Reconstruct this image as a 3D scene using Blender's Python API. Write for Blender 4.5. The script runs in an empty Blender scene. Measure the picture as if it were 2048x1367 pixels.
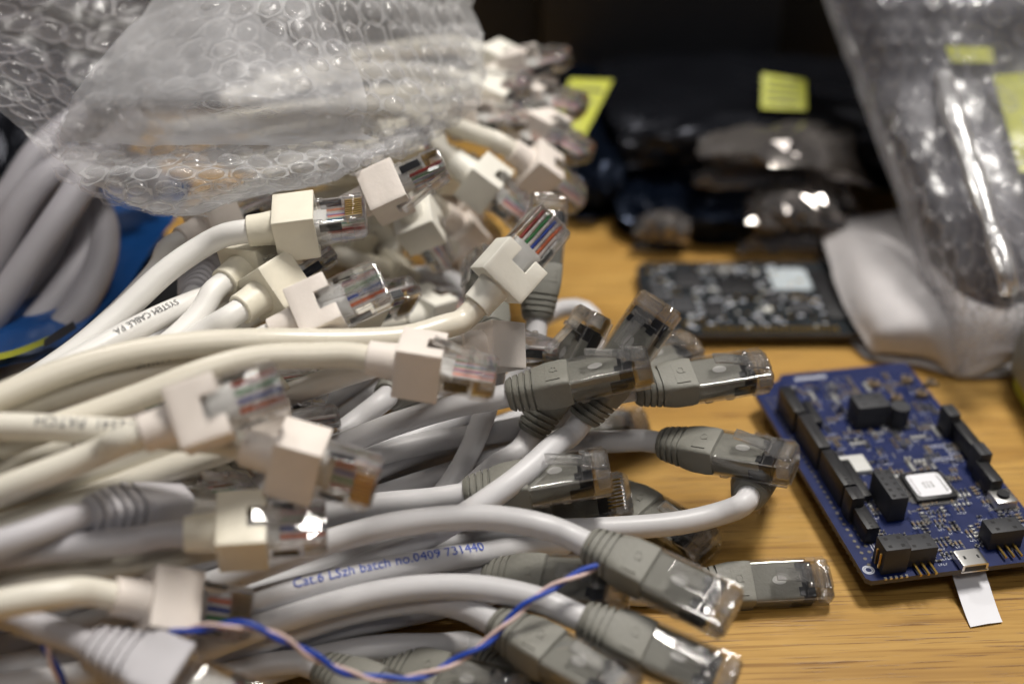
import bpy, bmesh, math, random
import numpy as np
from mathutils import Vector, Matrix, noise

random.seed(7); rng = np.random.default_rng(7)
scene = bpy.context.scene
C = scene.collection
S = 0.001                                   # everything below is written in millimetres
# ------------------------------------------------------------------ camera
F_PX, PITCH, CAM_H = 2385.0, math.radians(32.3), 232.0      # focal length in photo pixels, tilt, height over the table
cam_d = bpy.data.cameras.new('camera'); cam = bpy.data.objects.new('camera', cam_d); C.objects.link(cam)
cam_d.sensor_width = 36.0; cam_d.lens = F_PX * 36.0 / 2048.0
cam.location = (0, 0, CAM_H * S); cam.rotation_euler = (math.pi / 2 - PITCH, 0, 0)
cam_d.clip_start = 0.01; cam_d.clip_end = 20
cam_d.dof.use_dof = True; cam_d.dof.focus_distance = 0.318; cam_d.dof.aperture_fstop = 4.9
cam_d.dof.aperture_blades = 0
scene.camera = cam
# ------------------------------------------------------------------ world and lamps
world = bpy.data.worlds.new('World'); scene.world = world; world.use_nodes = True
bg = world.node_tree.nodes['Background']; bg.inputs[0].default_value = (0.50, 0.51, 0.58, 1); bg.inputs[1].default_value = 0.11
def area(name, loc, target, size, sizey, power, col, shape='RECTANGLE'):
    d = bpy.data.lights.new(name, 'AREA'); d.shape = shape; d.size = size; d.size_y = sizey; d.energy = power; d.color = col
    o = bpy.data.objects.new(name, d); C.objects.link(o); o.location = loc
    o.rotation_euler = (Vector(target) - Vector(loc)).to_track_quat('-Z', 'Y').to_euler(); return o
area('ceiling_panel', (0.30, 0.50, 1.15), (0.0, 0.33, 0), 0.28, 0.22, 15.5, (1.0, 0.955, 0.89))
area('ceiling_spot', (-0.35, 0.95, 1.25), (0, 0.4, 0), 0.12, 0.12, 3.6, (1.0, 0.95, 0.89), 'DISK')
area('ceiling_spot', (0.10, -0.45, 1.3), (0, 0.3, 0), 0.35, 0.25, 3.4, (1.0, 0.96, 0.91), 'RECTANGLE')
# ------------------------------------------------------------------ exposure and renderer
vs = scene.view_settings; vs.view_transform = 'Standard'; vs.look = 'None'; vs.exposure = -0.14; vs.gamma = 1; vs.use_curve_mapping = False
cy = scene.cycles; cy.use_denoising = True
try: cy.denoiser = 'OPENIMAGEDENOISE'
except Exception: pass
cy.use_adaptive_sampling = True; cy.adaptive_threshold = 0.045; cy.adaptive_min_samples = 16
cy.max_bounces = 8; cy.transparent_max_bounces = 16; cy.transmission_bounces = 6; cy.glossy_bounces = 4; cy.diffuse_bounces = 3
cy.sample_clamp_indirect = 5; cy.blur_glossy = 0.6

# ------------------------------------------------------------------ geometry of view: photo pixel + depth -> place in the room (mm)
sp_, cp_ = math.sin(PITCH), math.cos(PITCH)
CAMP = Vector((0, 0, CAM_H))
def ray(px, py):
    y = (py - 683.5) / F_PX
    return Vector(((px - 1024) / F_PX, cp_ - y * sp_, -sp_ - y * cp_))
def P(px, py, Z): return CAMP + ray(px, py) * Z
def G(px, py, h=0.0):
    r = ray(px, py); return CAMP + r * ((h - CAM_H) / r.z)
def cdir(x, y, z): return Vector((x, y * sp_ - z * cp_, y * cp_ + z * sp_))   # right, up in picture, towards the viewer

# ------------------------------------------------------------------ materials
def mat(name, col, rough=0.5, metal=0.0, spec=0.5, coat=0.0, vary=0.0, vscale=120.0, bump=0.0, bscale=300.0, sss=0.0):
    m = bpy.data.materials.new(name); m.use_nodes = True; nt = m.node_tree; b = nt.nodes['Principled BSDF']
    b.inputs['Base Color'].default_value = (*col, 1); b.inputs['Roughness'].default_value = rough
    b.inputs['Metallic'].default_value = metal; b.inputs['Specular IOR Level'].default_value = spec; b.inputs['Coat Weight'].default_value = coat
    tc = nt.nodes.new('ShaderNodeTexCoord')
    if sss: b.inputs['Subsurface Weight'].default_value = sss; b.inputs['Subsurface Radius'].default_value = (1, .8, .6); b.inputs['Subsurface Scale'].default_value = 0.0012
    if vary:
        n = nt.nodes.new('ShaderNodeTexNoise'); n.inputs['Scale'].default_value = vscale; n.inputs['Detail'].default_value = 5
        nt.links.new(tc.outputs['Object'], n.inputs['Vector'])
        r = nt.nodes.new('ShaderNodeMapRange'); r.inputs[1].default_value = .3; r.inputs[2].default_value = .7; r.inputs[3].default_value = 1 - vary; r.inputs[4].default_value = 1 + vary * .35
        nt.links.new(n.outputs['Fac'], r.inputs[0])
        x = nt.nodes.new('ShaderNodeMix'); x.data_type = 'RGBA'; x.blend_type = 'MULTIPLY'; x.inputs[0].default_value = 1
        x.inputs[6].default_value = (*col, 1); nt.links.new(r.outputs[0], x.inputs[7]); nt.links.new(x.outputs[2], b.inputs['Base Color'])
        r2 = nt.nodes.new('ShaderNodeMapRange'); r2.inputs[3].default_value = max(0, rough - .1); r2.inputs[4].default_value = min(1, rough + .12)
        nt.links.new(n.outputs['Fac'], r2.inputs[0]); nt.links.new(r2.outputs[0], b.inputs['Roughness'])
    if bump:
        n = nt.nodes.new('ShaderNodeTexNoise'); n.inputs['Scale'].default_value = bscale; n.inputs['Detail'].default_value = 4
        nt.links.new(tc.outputs['Object'], n.inputs['Vector'])
        u = nt.nodes.new('ShaderNodeBump'); u.inputs['Strength'].default_value = bump; u.inputs['Distance'].default_value = 0.0006
        nt.links.new(n.outputs['Fac'], u.inputs['Height']); nt.links.new(u.outputs['Normal'], b.inputs['Normal'])
    return m
def clear_mat(name, tint, glass=0.5, rough=0.06, milk=0.0, ior=1.45):
    m = bpy.data.materials.new(name); m.use_nodes = True; nt = m.node_tree; nt.nodes.clear()
    out = nt.nodes.new('ShaderNodeOutputMaterial'); t = nt.nodes.new('ShaderNodeBsdfTransparent'); t.inputs[0].default_value = (*tint, 1)
    g = nt.nodes.new('ShaderNodeBsdfGlass'); g.inputs['Color'].default_value = (*tint, 1); g.inputs['Roughness'].default_value = rough; g.inputs['IOR'].default_value = ior
    mx = nt.nodes.new('ShaderNodeMixShader'); mx.inputs[0].default_value = glass
    nt.links.new(t.outputs[0], mx.inputs[1]); nt.links.new(g.outputs[0], mx.inputs[2])
    gl = nt.nodes.new('ShaderNodeBsdfGlossy'); gl.inputs['Roughness'].default_value = rough; gl.inputs['Color'].default_value = (1, 1, 1, 1)
    fr = nt.nodes.new('ShaderNodeLayerWeight'); fr.inputs['Blend'].default_value = .35
    mr = nt.nodes.new('ShaderNodeMapRange'); mr.inputs[3].default_value = .03; mr.inputs[4].default_value = .40
    nt.links.new(fr.outputs['Fresnel'], mr.inputs[0])
    m2 = nt.nodes.new('ShaderNodeMixShader'); nt.links.new(mr.outputs[0], m2.inputs[0]); nt.links.new(mx.outputs[0], m2.inputs[1]); nt.links.new(gl.outputs[0], m2.inputs[2])
    last = m2
    if milk:
        d = nt.nodes.new('ShaderNodeBsdfDiffuse'); d.inputs[0].default_value = (.8, .78, .75, 1)
        m3 = nt.nodes.new('ShaderNodeMixShader'); m3.inputs[0].default_value = milk
        nt.links.new(last.outputs[0], m3.inputs[1]); nt.links.new(d.outputs[0], m3.inputs[2]); last = m3
    nt.links.new(last.outputs[0], out.inputs[0]); return m
def film_mat(name, col, opac, trans=0.5, gloss=0.14, rough=0.13, nscale=60.0, bump=0.5, bdist=0.0012):
    """thin plastic film: part see-through, part milky (diffuse and translucent), part glossy"""
    m = bpy.data.materials.new(name); m.use_nodes = True; nt = m.node_tree; nt.nodes.clear(); N = nt.nodes.new; L = nt.links.new
    out = N('ShaderNodeOutputMaterial'); tc = N('ShaderNodeTexCoord')
    n = N('ShaderNodeTexNoise'); n.inputs['Scale'].default_value = nscale; n.inputs['Detail'].default_value = 5; n.inputs['Distortion'].default_value = .6; L(tc.outputs['Object'], n.inputs['Vector'])
    bm_ = N('ShaderNodeBump'); bm_.inputs['Strength'].default_value = bump; bm_.inputs['Distance'].default_value = bdist; L(n.outputs['Fac'], bm_.inputs['Height'])
    t = N('ShaderNodeBsdfTransparent'); t.inputs[0].default_value = (.97, .97, .97, 1)
    d = N('ShaderNodeBsdfDiffuse'); d.inputs[0].default_value = (*col, 1); tr = N('ShaderNodeBsdfTranslucent'); tr.inputs[0].default_value = (*col, 1)
    md = N('ShaderNodeMixShader'); md.inputs[0].default_value = trans; L(d.outputs[0], md.inputs[1]); L(tr.outputs[0], md.inputs[2])
    lw = N('ShaderNodeLayerWeight'); lw.inputs['Blend'].default_value = .35; L(bm_.outputs[0], lw.inputs['Normal'])
    mo = N('ShaderNodeMapRange'); mo.inputs[1].default_value = 0.0; mo.inputs[2].default_value = 1.0; mo.inputs[3].default_value = opac; mo.inputs[4].default_value = min(1, opac * 2.2 + .1); L(lw.outputs['Facing'], mo.inputs[0])
    m1 = N('ShaderNodeMixShader'); L(mo.outputs[0], m1.inputs[0]); L(t.outputs[0], m1.inputs[1]); L(md.outputs[0], m1.inputs[2])
    gl = N('ShaderNodeBsdfGlossy'); gl.inputs['Roughness'].default_value = rough; gl.inputs['Color'].default_value = (1, 1, 1, 1); L(bm_.outputs[0], gl.inputs['Normal'])
    mg = N('ShaderNodeMapRange'); mg.inputs[3].default_value = gloss * .4; mg.inputs[4].default_value = min(1, gloss * 3); L(lw.outputs['Fresnel'], mg.inputs[0])
    m2 = N('ShaderNodeMixShader'); L(mg.outputs[0], m2.inputs[0]); L(m1.outputs[0], m2.inputs[1]); L(gl.outputs[0], m2.inputs[2])
    L(m2.outputs[0], out.inputs[0]); return m
def wood_mat():
    m = bpy.data.materials.new('oak_veneer'); m.use_nodes = True; nt = m.node_tree; N = nt.nodes.new; L = nt.links.new; b = nt.nodes['Principled BSDF']
    tc = N('ShaderNodeTexCoord'); mp = N('ShaderNodeMapping'); mp.inputs['Rotation'].default_value = (0, 0, math.radians(-2.5)); L(tc.outputs['Object'], mp.inputs['Vector'])
    def nz(sx, sy, sc, det, dist=0.0):
        q = N('ShaderNodeMapping'); q.inputs['Scale'].default_value = (sx, sy, 1); L(mp.outputs[0], q.inputs['Vector'])
        n = N('ShaderNodeTexNoise'); n.inputs['Scale'].default_value = sc; n.inputs['Detail'].default_value = det; n.inputs['Distortion'].default_value = dist; L(q.outputs[0], n.inputs['Vector']); return n.outputs['Fac']
    def ramp(x, stops):
        r = N('ShaderNodeValToRGB'); e = r.color_ramp.elements
        for i, (p, c) in enumerate(stops):
            el = e[i] if i < 2 else e.new(p)
            el.position = p; el.color = (*c, 1)
        L(x, r.inputs[0]); return r.outputs[0]
    def mul(a, c, f=1.0, mode='MULTIPLY'):
        x = N('ShaderNodeMix'); x.data_type = 'RGBA'; x.blend_type = mode; x.inputs[0].default_value = f; L(a, x.inputs[6]); L(c, x.inputs[7]); return x.outputs[2]
    base = ramp(nz(.55, 6, 14, 4, .4), [(.25, (.375, .205, .048)), (.5, (.48, .285, .077)), (.78, (.545, .345, .105))])
    fine = ramp(nz(3, 110, 8, 6, .2), [(.28, (.72, .66, .56)), (.55, (1, 1, 1))])
    pores = ramp(nz(9, 380, 4.2, 3, .35), [(.35, (.24, .14, .06)), (.415, (1, 1, 1))])
    pores2 = ramp(nz(2.2, 95, 9.0, 2, .3), [(.33, (.36, .23, .12)), (.40, (1, 1, 1))])
    band = ramp(nz(.8, 22, 9, 3, 1.0), [(.3, (.84, .80, .74)), (.65, (1.04, 1.03, 1.0))])
    c = mul(mul(mul(mul(base, fine, .7), pores, .7), pores2, .45), band, .9)
    L(c, b.inputs['Base Color']); b.inputs['Roughness'].default_value = .42; b.inputs['Specular IOR Level'].default_value = .4
    bu = N('ShaderNodeBump'); bu.inputs['Strength'].default_value = .25; bu.inputs['Distance'].default_value = .0003; L(pores, bu.inputs['Height']); L(bu.outputs[0], b.inputs['Normal'])
    return m
M = dict(
    wood=wood_mat(),
    cream=mat('cream_pvc', (.80, .76, .66), .38, vary=.16, vscale=25, bump=.05), white=mat('white_pvc', (.82, .80, .765), .40, vary=.10, vscale=30, bump=.05),
    ivory=mat('ivory_pvc', (.76, .71, .60), .28, vary=.06, vscale=30), greycab=mat('pale_grey_pvc', (.66, .65, .66), .42, vary=.18, vscale=28, bump=.05),
    cord=mat('cord_pvc', (.40, .385, .415), .55, vary=.12, vscale=30, bump=.05),
    lav=mat('lavender_grey_pvc', (.50, .485, .51), .50, vary=.10, vscale=30, bump=.05),
    boot_cream=mat('cream_boot', (.83, .78, .645), .42, vary=.07, vscale=90, bump=.12, bscale=900), boot_pink=mat('pinkish_boot', (.84, .765, .70), .45, vary=.07, vscale=90, bump=.12, bscale=900),
    boot_white=mat('pale_boot', (.86, .835, .75), .40, vary=.06, vscale=90, bump=.1, bscale=900),
    boot_grey=mat('olive_grey_boot', (.215, .21, .182), .55, vary=.12, vscale=80, bump=.22, bscale=1100), boot_lav=mat('light_grey_boot', (.52, .505, .53), .5, vary=.07, vscale=80, bump=.15, bscale=900),
    clear=clear_mat('clear_polycarbonate', (.985, .985, .988), .40, .035, .0), frost=clear_mat('frosted_polycarbonate', (.975, .975, .98), .45, .07, .045), clear2=clear_mat('milky_clear_polycarbonate', (.98, .978, .978), .55, .04, .03),  # clear2: faint milkiness put into the colour so latch edges gleam, not wear
    gold=mat('gold_plating', (.68, .45, .12), .28, 1.0), black=mat('black_plastic', (.012, .012, .014), .45, vary=.2), dark=mat('dark_insert', (.016, .016, .018), .35),
    core=mat('grey_core', (.27, .265, .24), .5, vary=.1), stub=mat('white_jacket_stub', (.74, .73, .70), .5),
    w_or=mat('orange_wire', (.80, .17, .045), .4), w_gr=mat('green_wire', (.03, .27, .07), .4), w_bl=mat('blue_wire', (.012, .06, .42), .45), w_br=mat('brown_red_wire', (.33, .035, .025), .4), w_wh=mat('white_wire', (.75, .70, .68), .4),
    pink=mat('pale_pink_wire', (.80, .60, .56), .42), print_k=mat('black_print', (.11, .11, .115), .6), print_b=mat('blue_print', (.02, .07, .45), .6),
)
# ------------------------------------------------------------------ mesh helpers (mm in, metres out)
def mesh_from(name, verts, faces, material, smooth=True, extra=None, midx=None):
    me = bpy.data.meshes.new(name); me.from_pydata([tuple(Vector(v) * S) for v in verts], [], faces)
    mats = [material] + (extra or [])
    for m_ in mats: me.materials.append(M[m_] if isinstance(m_, str) else m_)
    if smooth: me.polygons.foreach_set('use_smooth', [True] * len(me.polygons))
    if midx is not None: me.polygons.foreach_set('material_index', midx)
    me.update(); return me
class MB:
    def __init__(s): s.v = []; s.f = []; s.m = []
    def add(s, vs, fs, mi=0):
        o = len(s.v); s.v += [tuple(v) for v in vs]; s.f += [tuple(i + o for i in f) for f in fs]; s.m += [mi] * len(fs)
    def box(s, x0, x1, y0, y1, z0, z1, mi=0, ch=0.0):
        if ch <= 0:
            s.add([(x0,y0,z0),(x1,y0,z0),(x1,y1,z0),(x0,y1,z0),(x0,y0,z1),(x1,y0,z1),(x1,y1,z1),(x0,y1,z1)],
                  [(3,2,1,0),(4,5,6,7),(0,1,5,4),(1,2,6,5),(2,3,7,6),(3,0,4,7)], mi)
        else:
            b = bmesh.new(); bmesh.ops.create_cube(b, size=1)
            for v in b.verts: v.co = Vector(((x0+x1)/2 + v.co.x*(x1-x0), (y0+y1)/2 + v.co.y*(y1-y0), (z0+z1)/2 + v.co.z*(z1-z0)))
            bmesh.ops.bevel(b, geom=b.edges[:], offset=ch, segments=2, profile=.5, affect='EDGES'); b.verts.index_update()
            s.add([v.co[:] for v in b.verts], [tuple(v.index for v in f.verts) for f in b.faces], mi); b.free()
    def cyl(s, c, r, h, n=16, mi=0, r2=None):
        r2 = r if r2 is None else r2; vs = []; fs = []
        for k in range(n): a = 2*math.pi*k/n; vs.append((c[0]+r*math.cos(a), c[1]+r*math.sin(a), c[2]))
        for k in range(n): a = 2*math.pi*k/n; vs.append((c[0]+r2*math.cos(a), c[1]+r2*math.sin(a), c[2]+h))
        fs = [(k, (k+1) % n, n+(k+1) % n, n+k) for k in range(n)] + [tuple(range(n-1, -1, -1)), tuple(range(n, 2*n))]
        s.add(vs, fs, mi)
    def prism(s, prof, y0, y1, mi=0):
        n = len(prof); vs = [(x, y0, z) for x, z in prof] + [(x, y1, z) for x, z in prof]
        s.add(vs, [(k, n+k, n+(k+1) % n, (k+1) % n) for k in range(n)] + [tuple(range(n)), tuple(range(2*n-1, n-1, -1))], mi)
    def loft(s, secs, mi=0, cap=True):
        n = len(secs[0]); o = []
        for q in secs: o += [tuple(p) for p in q]
        fs = [(i*n+k, i*n+(k+1) % n, (i+1)*n+(k+1) % n, (i+1)*n+k) for i in range(len(secs)-1) for k in range(n)]
        if cap: fs += [tuple(range(n-1, -1, -1)), tuple(range((len(secs)-1)*n, len(secs)*n))]
        s.add(o, fs, mi)
    def mesh(s, name, material, smooth=False, extra=None): return mesh_from(name, s.v, s.f, material, smooth, extra, s.m)
def sup(x, hw, hh, e, n=28, z0=0.0):
    out = []
    for k in range(n):
        a = 2*math.pi*k/n; c, d = math.cos(a), math.sin(a)
        out.append((x, hw*math.copysign(abs(c)**(2/e), c), z0 + hh*math.copysign(abs(d)**(2/e), d)))
    return out
def auto_smooth(me, deg=35):
    b = bmesh.new(); b.from_mesh(me)
    bmesh.ops.recalc_face_normals(b, faces=b.faces[:])
    for f in b.faces: f.smooth = True
    for e in b.edges:
        if len(e.link_faces) == 2 and e.calc_face_angle(0) > math.radians(deg): e.smooth = False
    b.to_mesh(me); b.free(); return me
def link(name, me, parent=None, mtx=None):
    o = bpy.data.objects.new(name, me); C.objects.link(o)
    if parent is not None: o.parent = parent
    if mtx is not None: o.matrix_basis = mtx
    return o
def tag(o, label=None, cat=None, group=None, kind=None):
    if label: o['label'] = label
    if cat: o['category'] = cat
    if group: o['group'] = group
    if kind: o['kind'] = kind
    return o
def empty(name, loc_mm):
    o = bpy.data.objects.new(name, None); C.objects.link(o); o.location = Vector(loc_mm) * S; o.empty_display_size = .005; return o
def frame(origin_mm, ax, up):
    x = ax.normalized(); z = (up - x * up.dot(x)).normalized(); y = z.cross(x)
    return Matrix(((x.x, y.x, z.x, origin_mm.x*S), (x.y, y.y, z.y, origin_mm.y*S), (x.z, y.z, z.z, origin_mm.z*S), (0, 0, 0, 1)))
def catmull(pts, step=3.2):
    pts = [Vector(p) for p in pts]; q = [pts[0]*2 - pts[1]] + pts + [pts[-1]*2 - pts[-2]]; out = []
    for i in range(1, len(q)-2):
        p0, p1, p2, p3 = q[i-1], q[i], q[i+1], q[i+2]
        t0 = 0; t1 = t0 + max((p1-p0).length, 1e-3)**.5; t2 = t1 + max((p2-p1).length, 1e-3)**.5; t3 = t2 + max((p3-p2).length, 1e-3)**.5
        n = max(2, int((p2-p1).length/step))
        for k in range(n):
            t = t1 + (t2-t1)*k/n
            a1 = p0*((t1-t)/(t1-t0)) + p1*((t-t0)/(t1-t0)); a2 = p1*((t2-t)/(t2-t1)) + p2*((t-t1)/(t2-t1)); a3 = p2*((t3-t)/(t3-t2)) + p3*((t-t2)/(t3-t2))
            b1 = a1*((t2-t)/(t2-t0)) + a2*((t-t0)/(t2-t0)); b2 = a2*((t3-t)/(t3-t1)) + a3*((t-t1)/(t3-t1))
            out.append(b1*((t2-t)/(t2-t1)) + b2*((t-t1)/(t2-t1)))
    out.append(pts[-1]); return out
def frames(path):
    n = len(path); T = [(path[min(i+1, n-1)] - path[max(i-1, 0)]).normalized() for i in range(n)]
    u = Vector((0, 0, 1)); u = (u - T[0]*u.dot(T[0])).normalized(); U = [u]
    for i in range(1, n):
        u = U[-1]; u = u - T[i]*u.dot(T[i]); U.append(u.normalized())
    return T, U
def tube_mesh(name, path, r, material, n=14, org=Vector((0, 0, 0)), cap_inset=True, rvar=0.0):
    T, U = frames(path); secs = []
    for i, p in enumerate(path):
        V = T[i].cross(U[i]); rr = r*(1 + rvar*noise.noise(p*0.08))
        secs.append([p - org + (U[i]*math.cos(2*math.pi*k/n) + V*math.sin(2*math.pi*k/n))*rr for k in range(n)])
    b = MB(); b.loft(secs); me = b.mesh(name, material, True); return auto_smooth(me, 50)
# ------------------------------------------------------------------ the table
b = MB(); b.box(-900, 900, -300, 1100, -25, 0); me = b.mesh('table_top', 'wood'); tag(link('table_top', me), kind='structure')
b = MB(); b.box(-1400, 1400, 1180, 1200, -400, 900); tag(link('back_wall', b.mesh('back_wall', mat('dark_wall', (.025, .021, .018), .8, vary=.3, vscale=6))), kind='structure')
# ------------------------------------------------------------------ plug and boot shapes, one mesh of each, shared by every cable
def plug_housing():
    b = MB()
    b.loft([sup(0, 5.85, 3.3, 14, 24), sup(14.0, 5.85, 3.3, 14, 24), sup(14.2, 5.85, 3.3, 14, 24), sup(20.3, 5.8, 3.25, 14, 24), sup(21.3, 5.4, 2.7, 10, 24)])
    for s_ in (-1, 1):
        b.box(15.5, 20.5, s_*5.1-.45, s_*5.1+.45, -4.1, -3.25, ch=.15)
        b.box(2.0, 4.2, s_*5.2-.6, s_*5.2+.6, -4.0, -3.2, ch=.2); b.box(8.0, 10.2, s_*5.2-.6, s_*5.2+.6, -4.0, -3.2, ch=.2)
    for k in range(9):
        y = (k-4)*1.02; b.box(16.0, 21.45, y-.14, y+.14, -3.75, -1.6, ch=.05)
    b.box(18.8, 21.35, -3.2, 3.2, 3.0, 3.75, ch=.25)
    b.box(17.7, 21.0, -5.3, 5.3, -1.2, 2.9, 1, ch=.3)
    for s_ in (-1, 1):  # milky edge bars, down to the return: edge highlights put into the shape
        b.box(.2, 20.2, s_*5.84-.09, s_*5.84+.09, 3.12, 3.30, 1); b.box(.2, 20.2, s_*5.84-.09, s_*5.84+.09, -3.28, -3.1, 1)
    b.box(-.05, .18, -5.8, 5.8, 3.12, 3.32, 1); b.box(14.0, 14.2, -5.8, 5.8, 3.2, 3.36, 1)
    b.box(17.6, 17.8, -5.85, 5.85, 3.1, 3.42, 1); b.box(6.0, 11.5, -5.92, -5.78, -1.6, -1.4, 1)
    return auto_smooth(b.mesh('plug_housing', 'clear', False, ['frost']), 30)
def latch_mesh():
    b = MB()
    b.prism([(20.2, 3.2), (20.5, 3.9), (15.5, 5.0), (14.8, 5.1), (14.8, 4.4), (19.6, 3.3)], -3.0, 3.0)
    b.prism([(15.2, 5.05), (7.0, 7.6), (5.4, 7.9), (5.4, 7.1), (7.0, 6.8), (15.2, 4.35)], -1.75, 1.75)
    for s_ in (-1, 1): b.box(14.2, 15.6, s_*2.6-.55, s_*2.6+.55, 4.1, 5.6, ch=.2)
    return auto_smooth(b.mesh('latch', 'clear2'), 30)
def text_flat(txt, size, extr=0.0):
    cu = bpy.data.curves.new('t', 'FONT'); cu.body = txt; cu.size = size; cu.align_x = 'CENTER'; cu.align_y = 'CENTER'; cu.extrude = extr; cu.resolution_u = 2
    o = bpy.data.objects.new('t', cu); C.objects.link(o); dg = bpy.context.evaluated_depsgraph_get(); dg.update()
    me = bpy.data.meshes.new_from_object(o.evaluated_get(dg)); vs_ = [v.co.copy() for v in me.vertices]; fs = [tuple(p.vertices) for p in me.polygons]
    bpy.data.objects.remove(o); bpy.data.curves.remove(cu); bpy.data.meshes.remove(me); return vs_, fs
def latch_text_mesh():
    vs_, fs = text_flat('SOS', 2.0, .06)
    a = math.atan2(2.55, -8.2)        # the tab rises towards the cable
    out = []
    for v in vs_:                       # reads from the plug's tip side
        x, y, z = v; px_ = 11.0 - x*.955; pz = 6.32 + x*.30 + z + .02
        out.append((px_, -y, pz))
    return mesh_from('embossed_letters', out, fs, 'frost', False)
def contacts_mesh():
    b = MB()
    for k in range(8):
        y = (k-3.5)*1.02; b.box(16.2, 20.6, y-.17, y+.17, -3.5, -2.6); b.box(16.5, 16.8, y-.12, y+.12, -2.6, -1.0)
    return b.mesh('contacts', 'gold')
ME = dict(housing=plug_housing(), latch=latch_mesh(), letters=latch_text_mesh(), contacts=contacts_mesh())
b = MB(); b.box(12.6, 16.6, -4.9, 4.9, -2.4, 2.2, ch=.2); 
for s_ in (-1, 1): b.box(10.2, 16.0, s_*5.3-.25, s_*5.3+.25, -2.7, .3); b.box(12.0, 13.5, s_*3.4-1.2, s_*3.4+1.2, 2.75, 2.95)
ME['bar'] = b.mesh('load_bar', 'dark'); b = MB(); b.loft([[(7.2+x*.75, y, z) for (_, x, y) in sup(0, 2.6, 1.3, 2, 18)] for z in (2.7, 3.0)]); ME['window'] = b.mesh('inner_jacket', mat('dull_white_jacket', (.50, .49, .47), .5))
b = MB()
for s_ in (-1, 1): b.box(9.2, 15.0, s_*5.3-.2, s_*5.3+.2, -2.6, -.4)
ME['bar_w'] = b.mesh('load_bar', 'dark')
b = MB(); b.loft([sup(x, hw, hh, 3, 16) for x, hw, hh in ((3, 2.9, 2.5), (8.6, 4.2, 2.2), (10.6, 4.7, 1.5), (11.0, 4.4, 1.1))]); ME['stub'] = auto_smooth(b.mesh('inner_jacket', 'stub'))
b = MB()
for k in range(1): b.loft([[(x, .46*math.cos(a), .46*math.sin(a)) for a in [2*math.pi*j/8 for j in range(8)]] for x in (8.5, 20.6)])
for mm in ('w_or', 'w_gr', 'w_bl', 'w_br', 'w_wh'): ME[mm] = auto_smooth(b.mesh('wire', mm))
WIRES = ['w_wh', 'w_or', 'w_wh', 'w_bl', 'w_wh', 'w_gr', 'w_wh', 'w_br']
def grey_boot():
    b = MB(); secs = [sup(0, 3.3, 3.3, 2), sup(0.05, 3.9, 3.7, 2.2), sup(.9, 4.5, 4.15, 2.4)]
    for k in range(4):
        x = 1.5 + k*1.75; w = 4.75 + .24*k; h = 4.25 + .03*k
        secs += [sup(x, w, h, 2.6+.4*k), sup(x+.06, w-.75, h-.6, 2.6+.4*k), sup(x+.55, w-.75, h-.6, 2.6+.4*k), sup(x+.61, w+.05, h+.02, 2.6+.4*k), sup(x+1.1, w+.16, h+.03, 2.8+.4*k)]
    secs += [sup(9.0, 5.75, 4.4, 5), sup(11, 5.9, 4.4, 7), sup(15.3, 5.95, 4.3, 9), sup(16.9, 5.9, 4.0, 9), sup(17.2, 5.4, 2.9, 9), sup(30, 5.3, 2.8, 9)]
    b.loft(secs); return auto_smooth(b.mesh('boot', 'boot_grey'), 28)
ME['boot'] = grey_boot()
def grey_mark():
    b = MB(); n = 16
    for k in range(n):
        if k in (3,): continue
        a0, a1 = 2*math.pi*k/n, 2*math.pi*(k+1)/n; o = []
        for z in (4.3, 4.5):
            for a in (a0, a1):
                for r in (.75, 1.1): o.append((13.2 + r*math.cos(a), .6 + r*math.sin(a)*1.15, z))
        b.add(o, [(4, 5, 7, 6), (0, 1, 5, 4), (2, 6, 7, 3), (1, 3, 7, 5), (0, 4, 6, 2)])
    b.box(13.6, 14.4, -.5, -.2, 4.3, 4.5)
    b.box(11.1, 14.9, -4.3, -4.0, 4.2, 4.58); b.box(11.1, 11.25, -4.0, 3.5, 4.25, 4.45)
    return b.mesh('embossed_mark', 'boot_grey')
ME['mark'] = grey_mark()
b = MB(); b.loft([sup(x, r, r, 2, 24) for x, r in ((0, 3.3), (0.0, 4.0), (.25, 4.2), (4, 4.35), (7.6, 4.75))]); COLLAR = b
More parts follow.
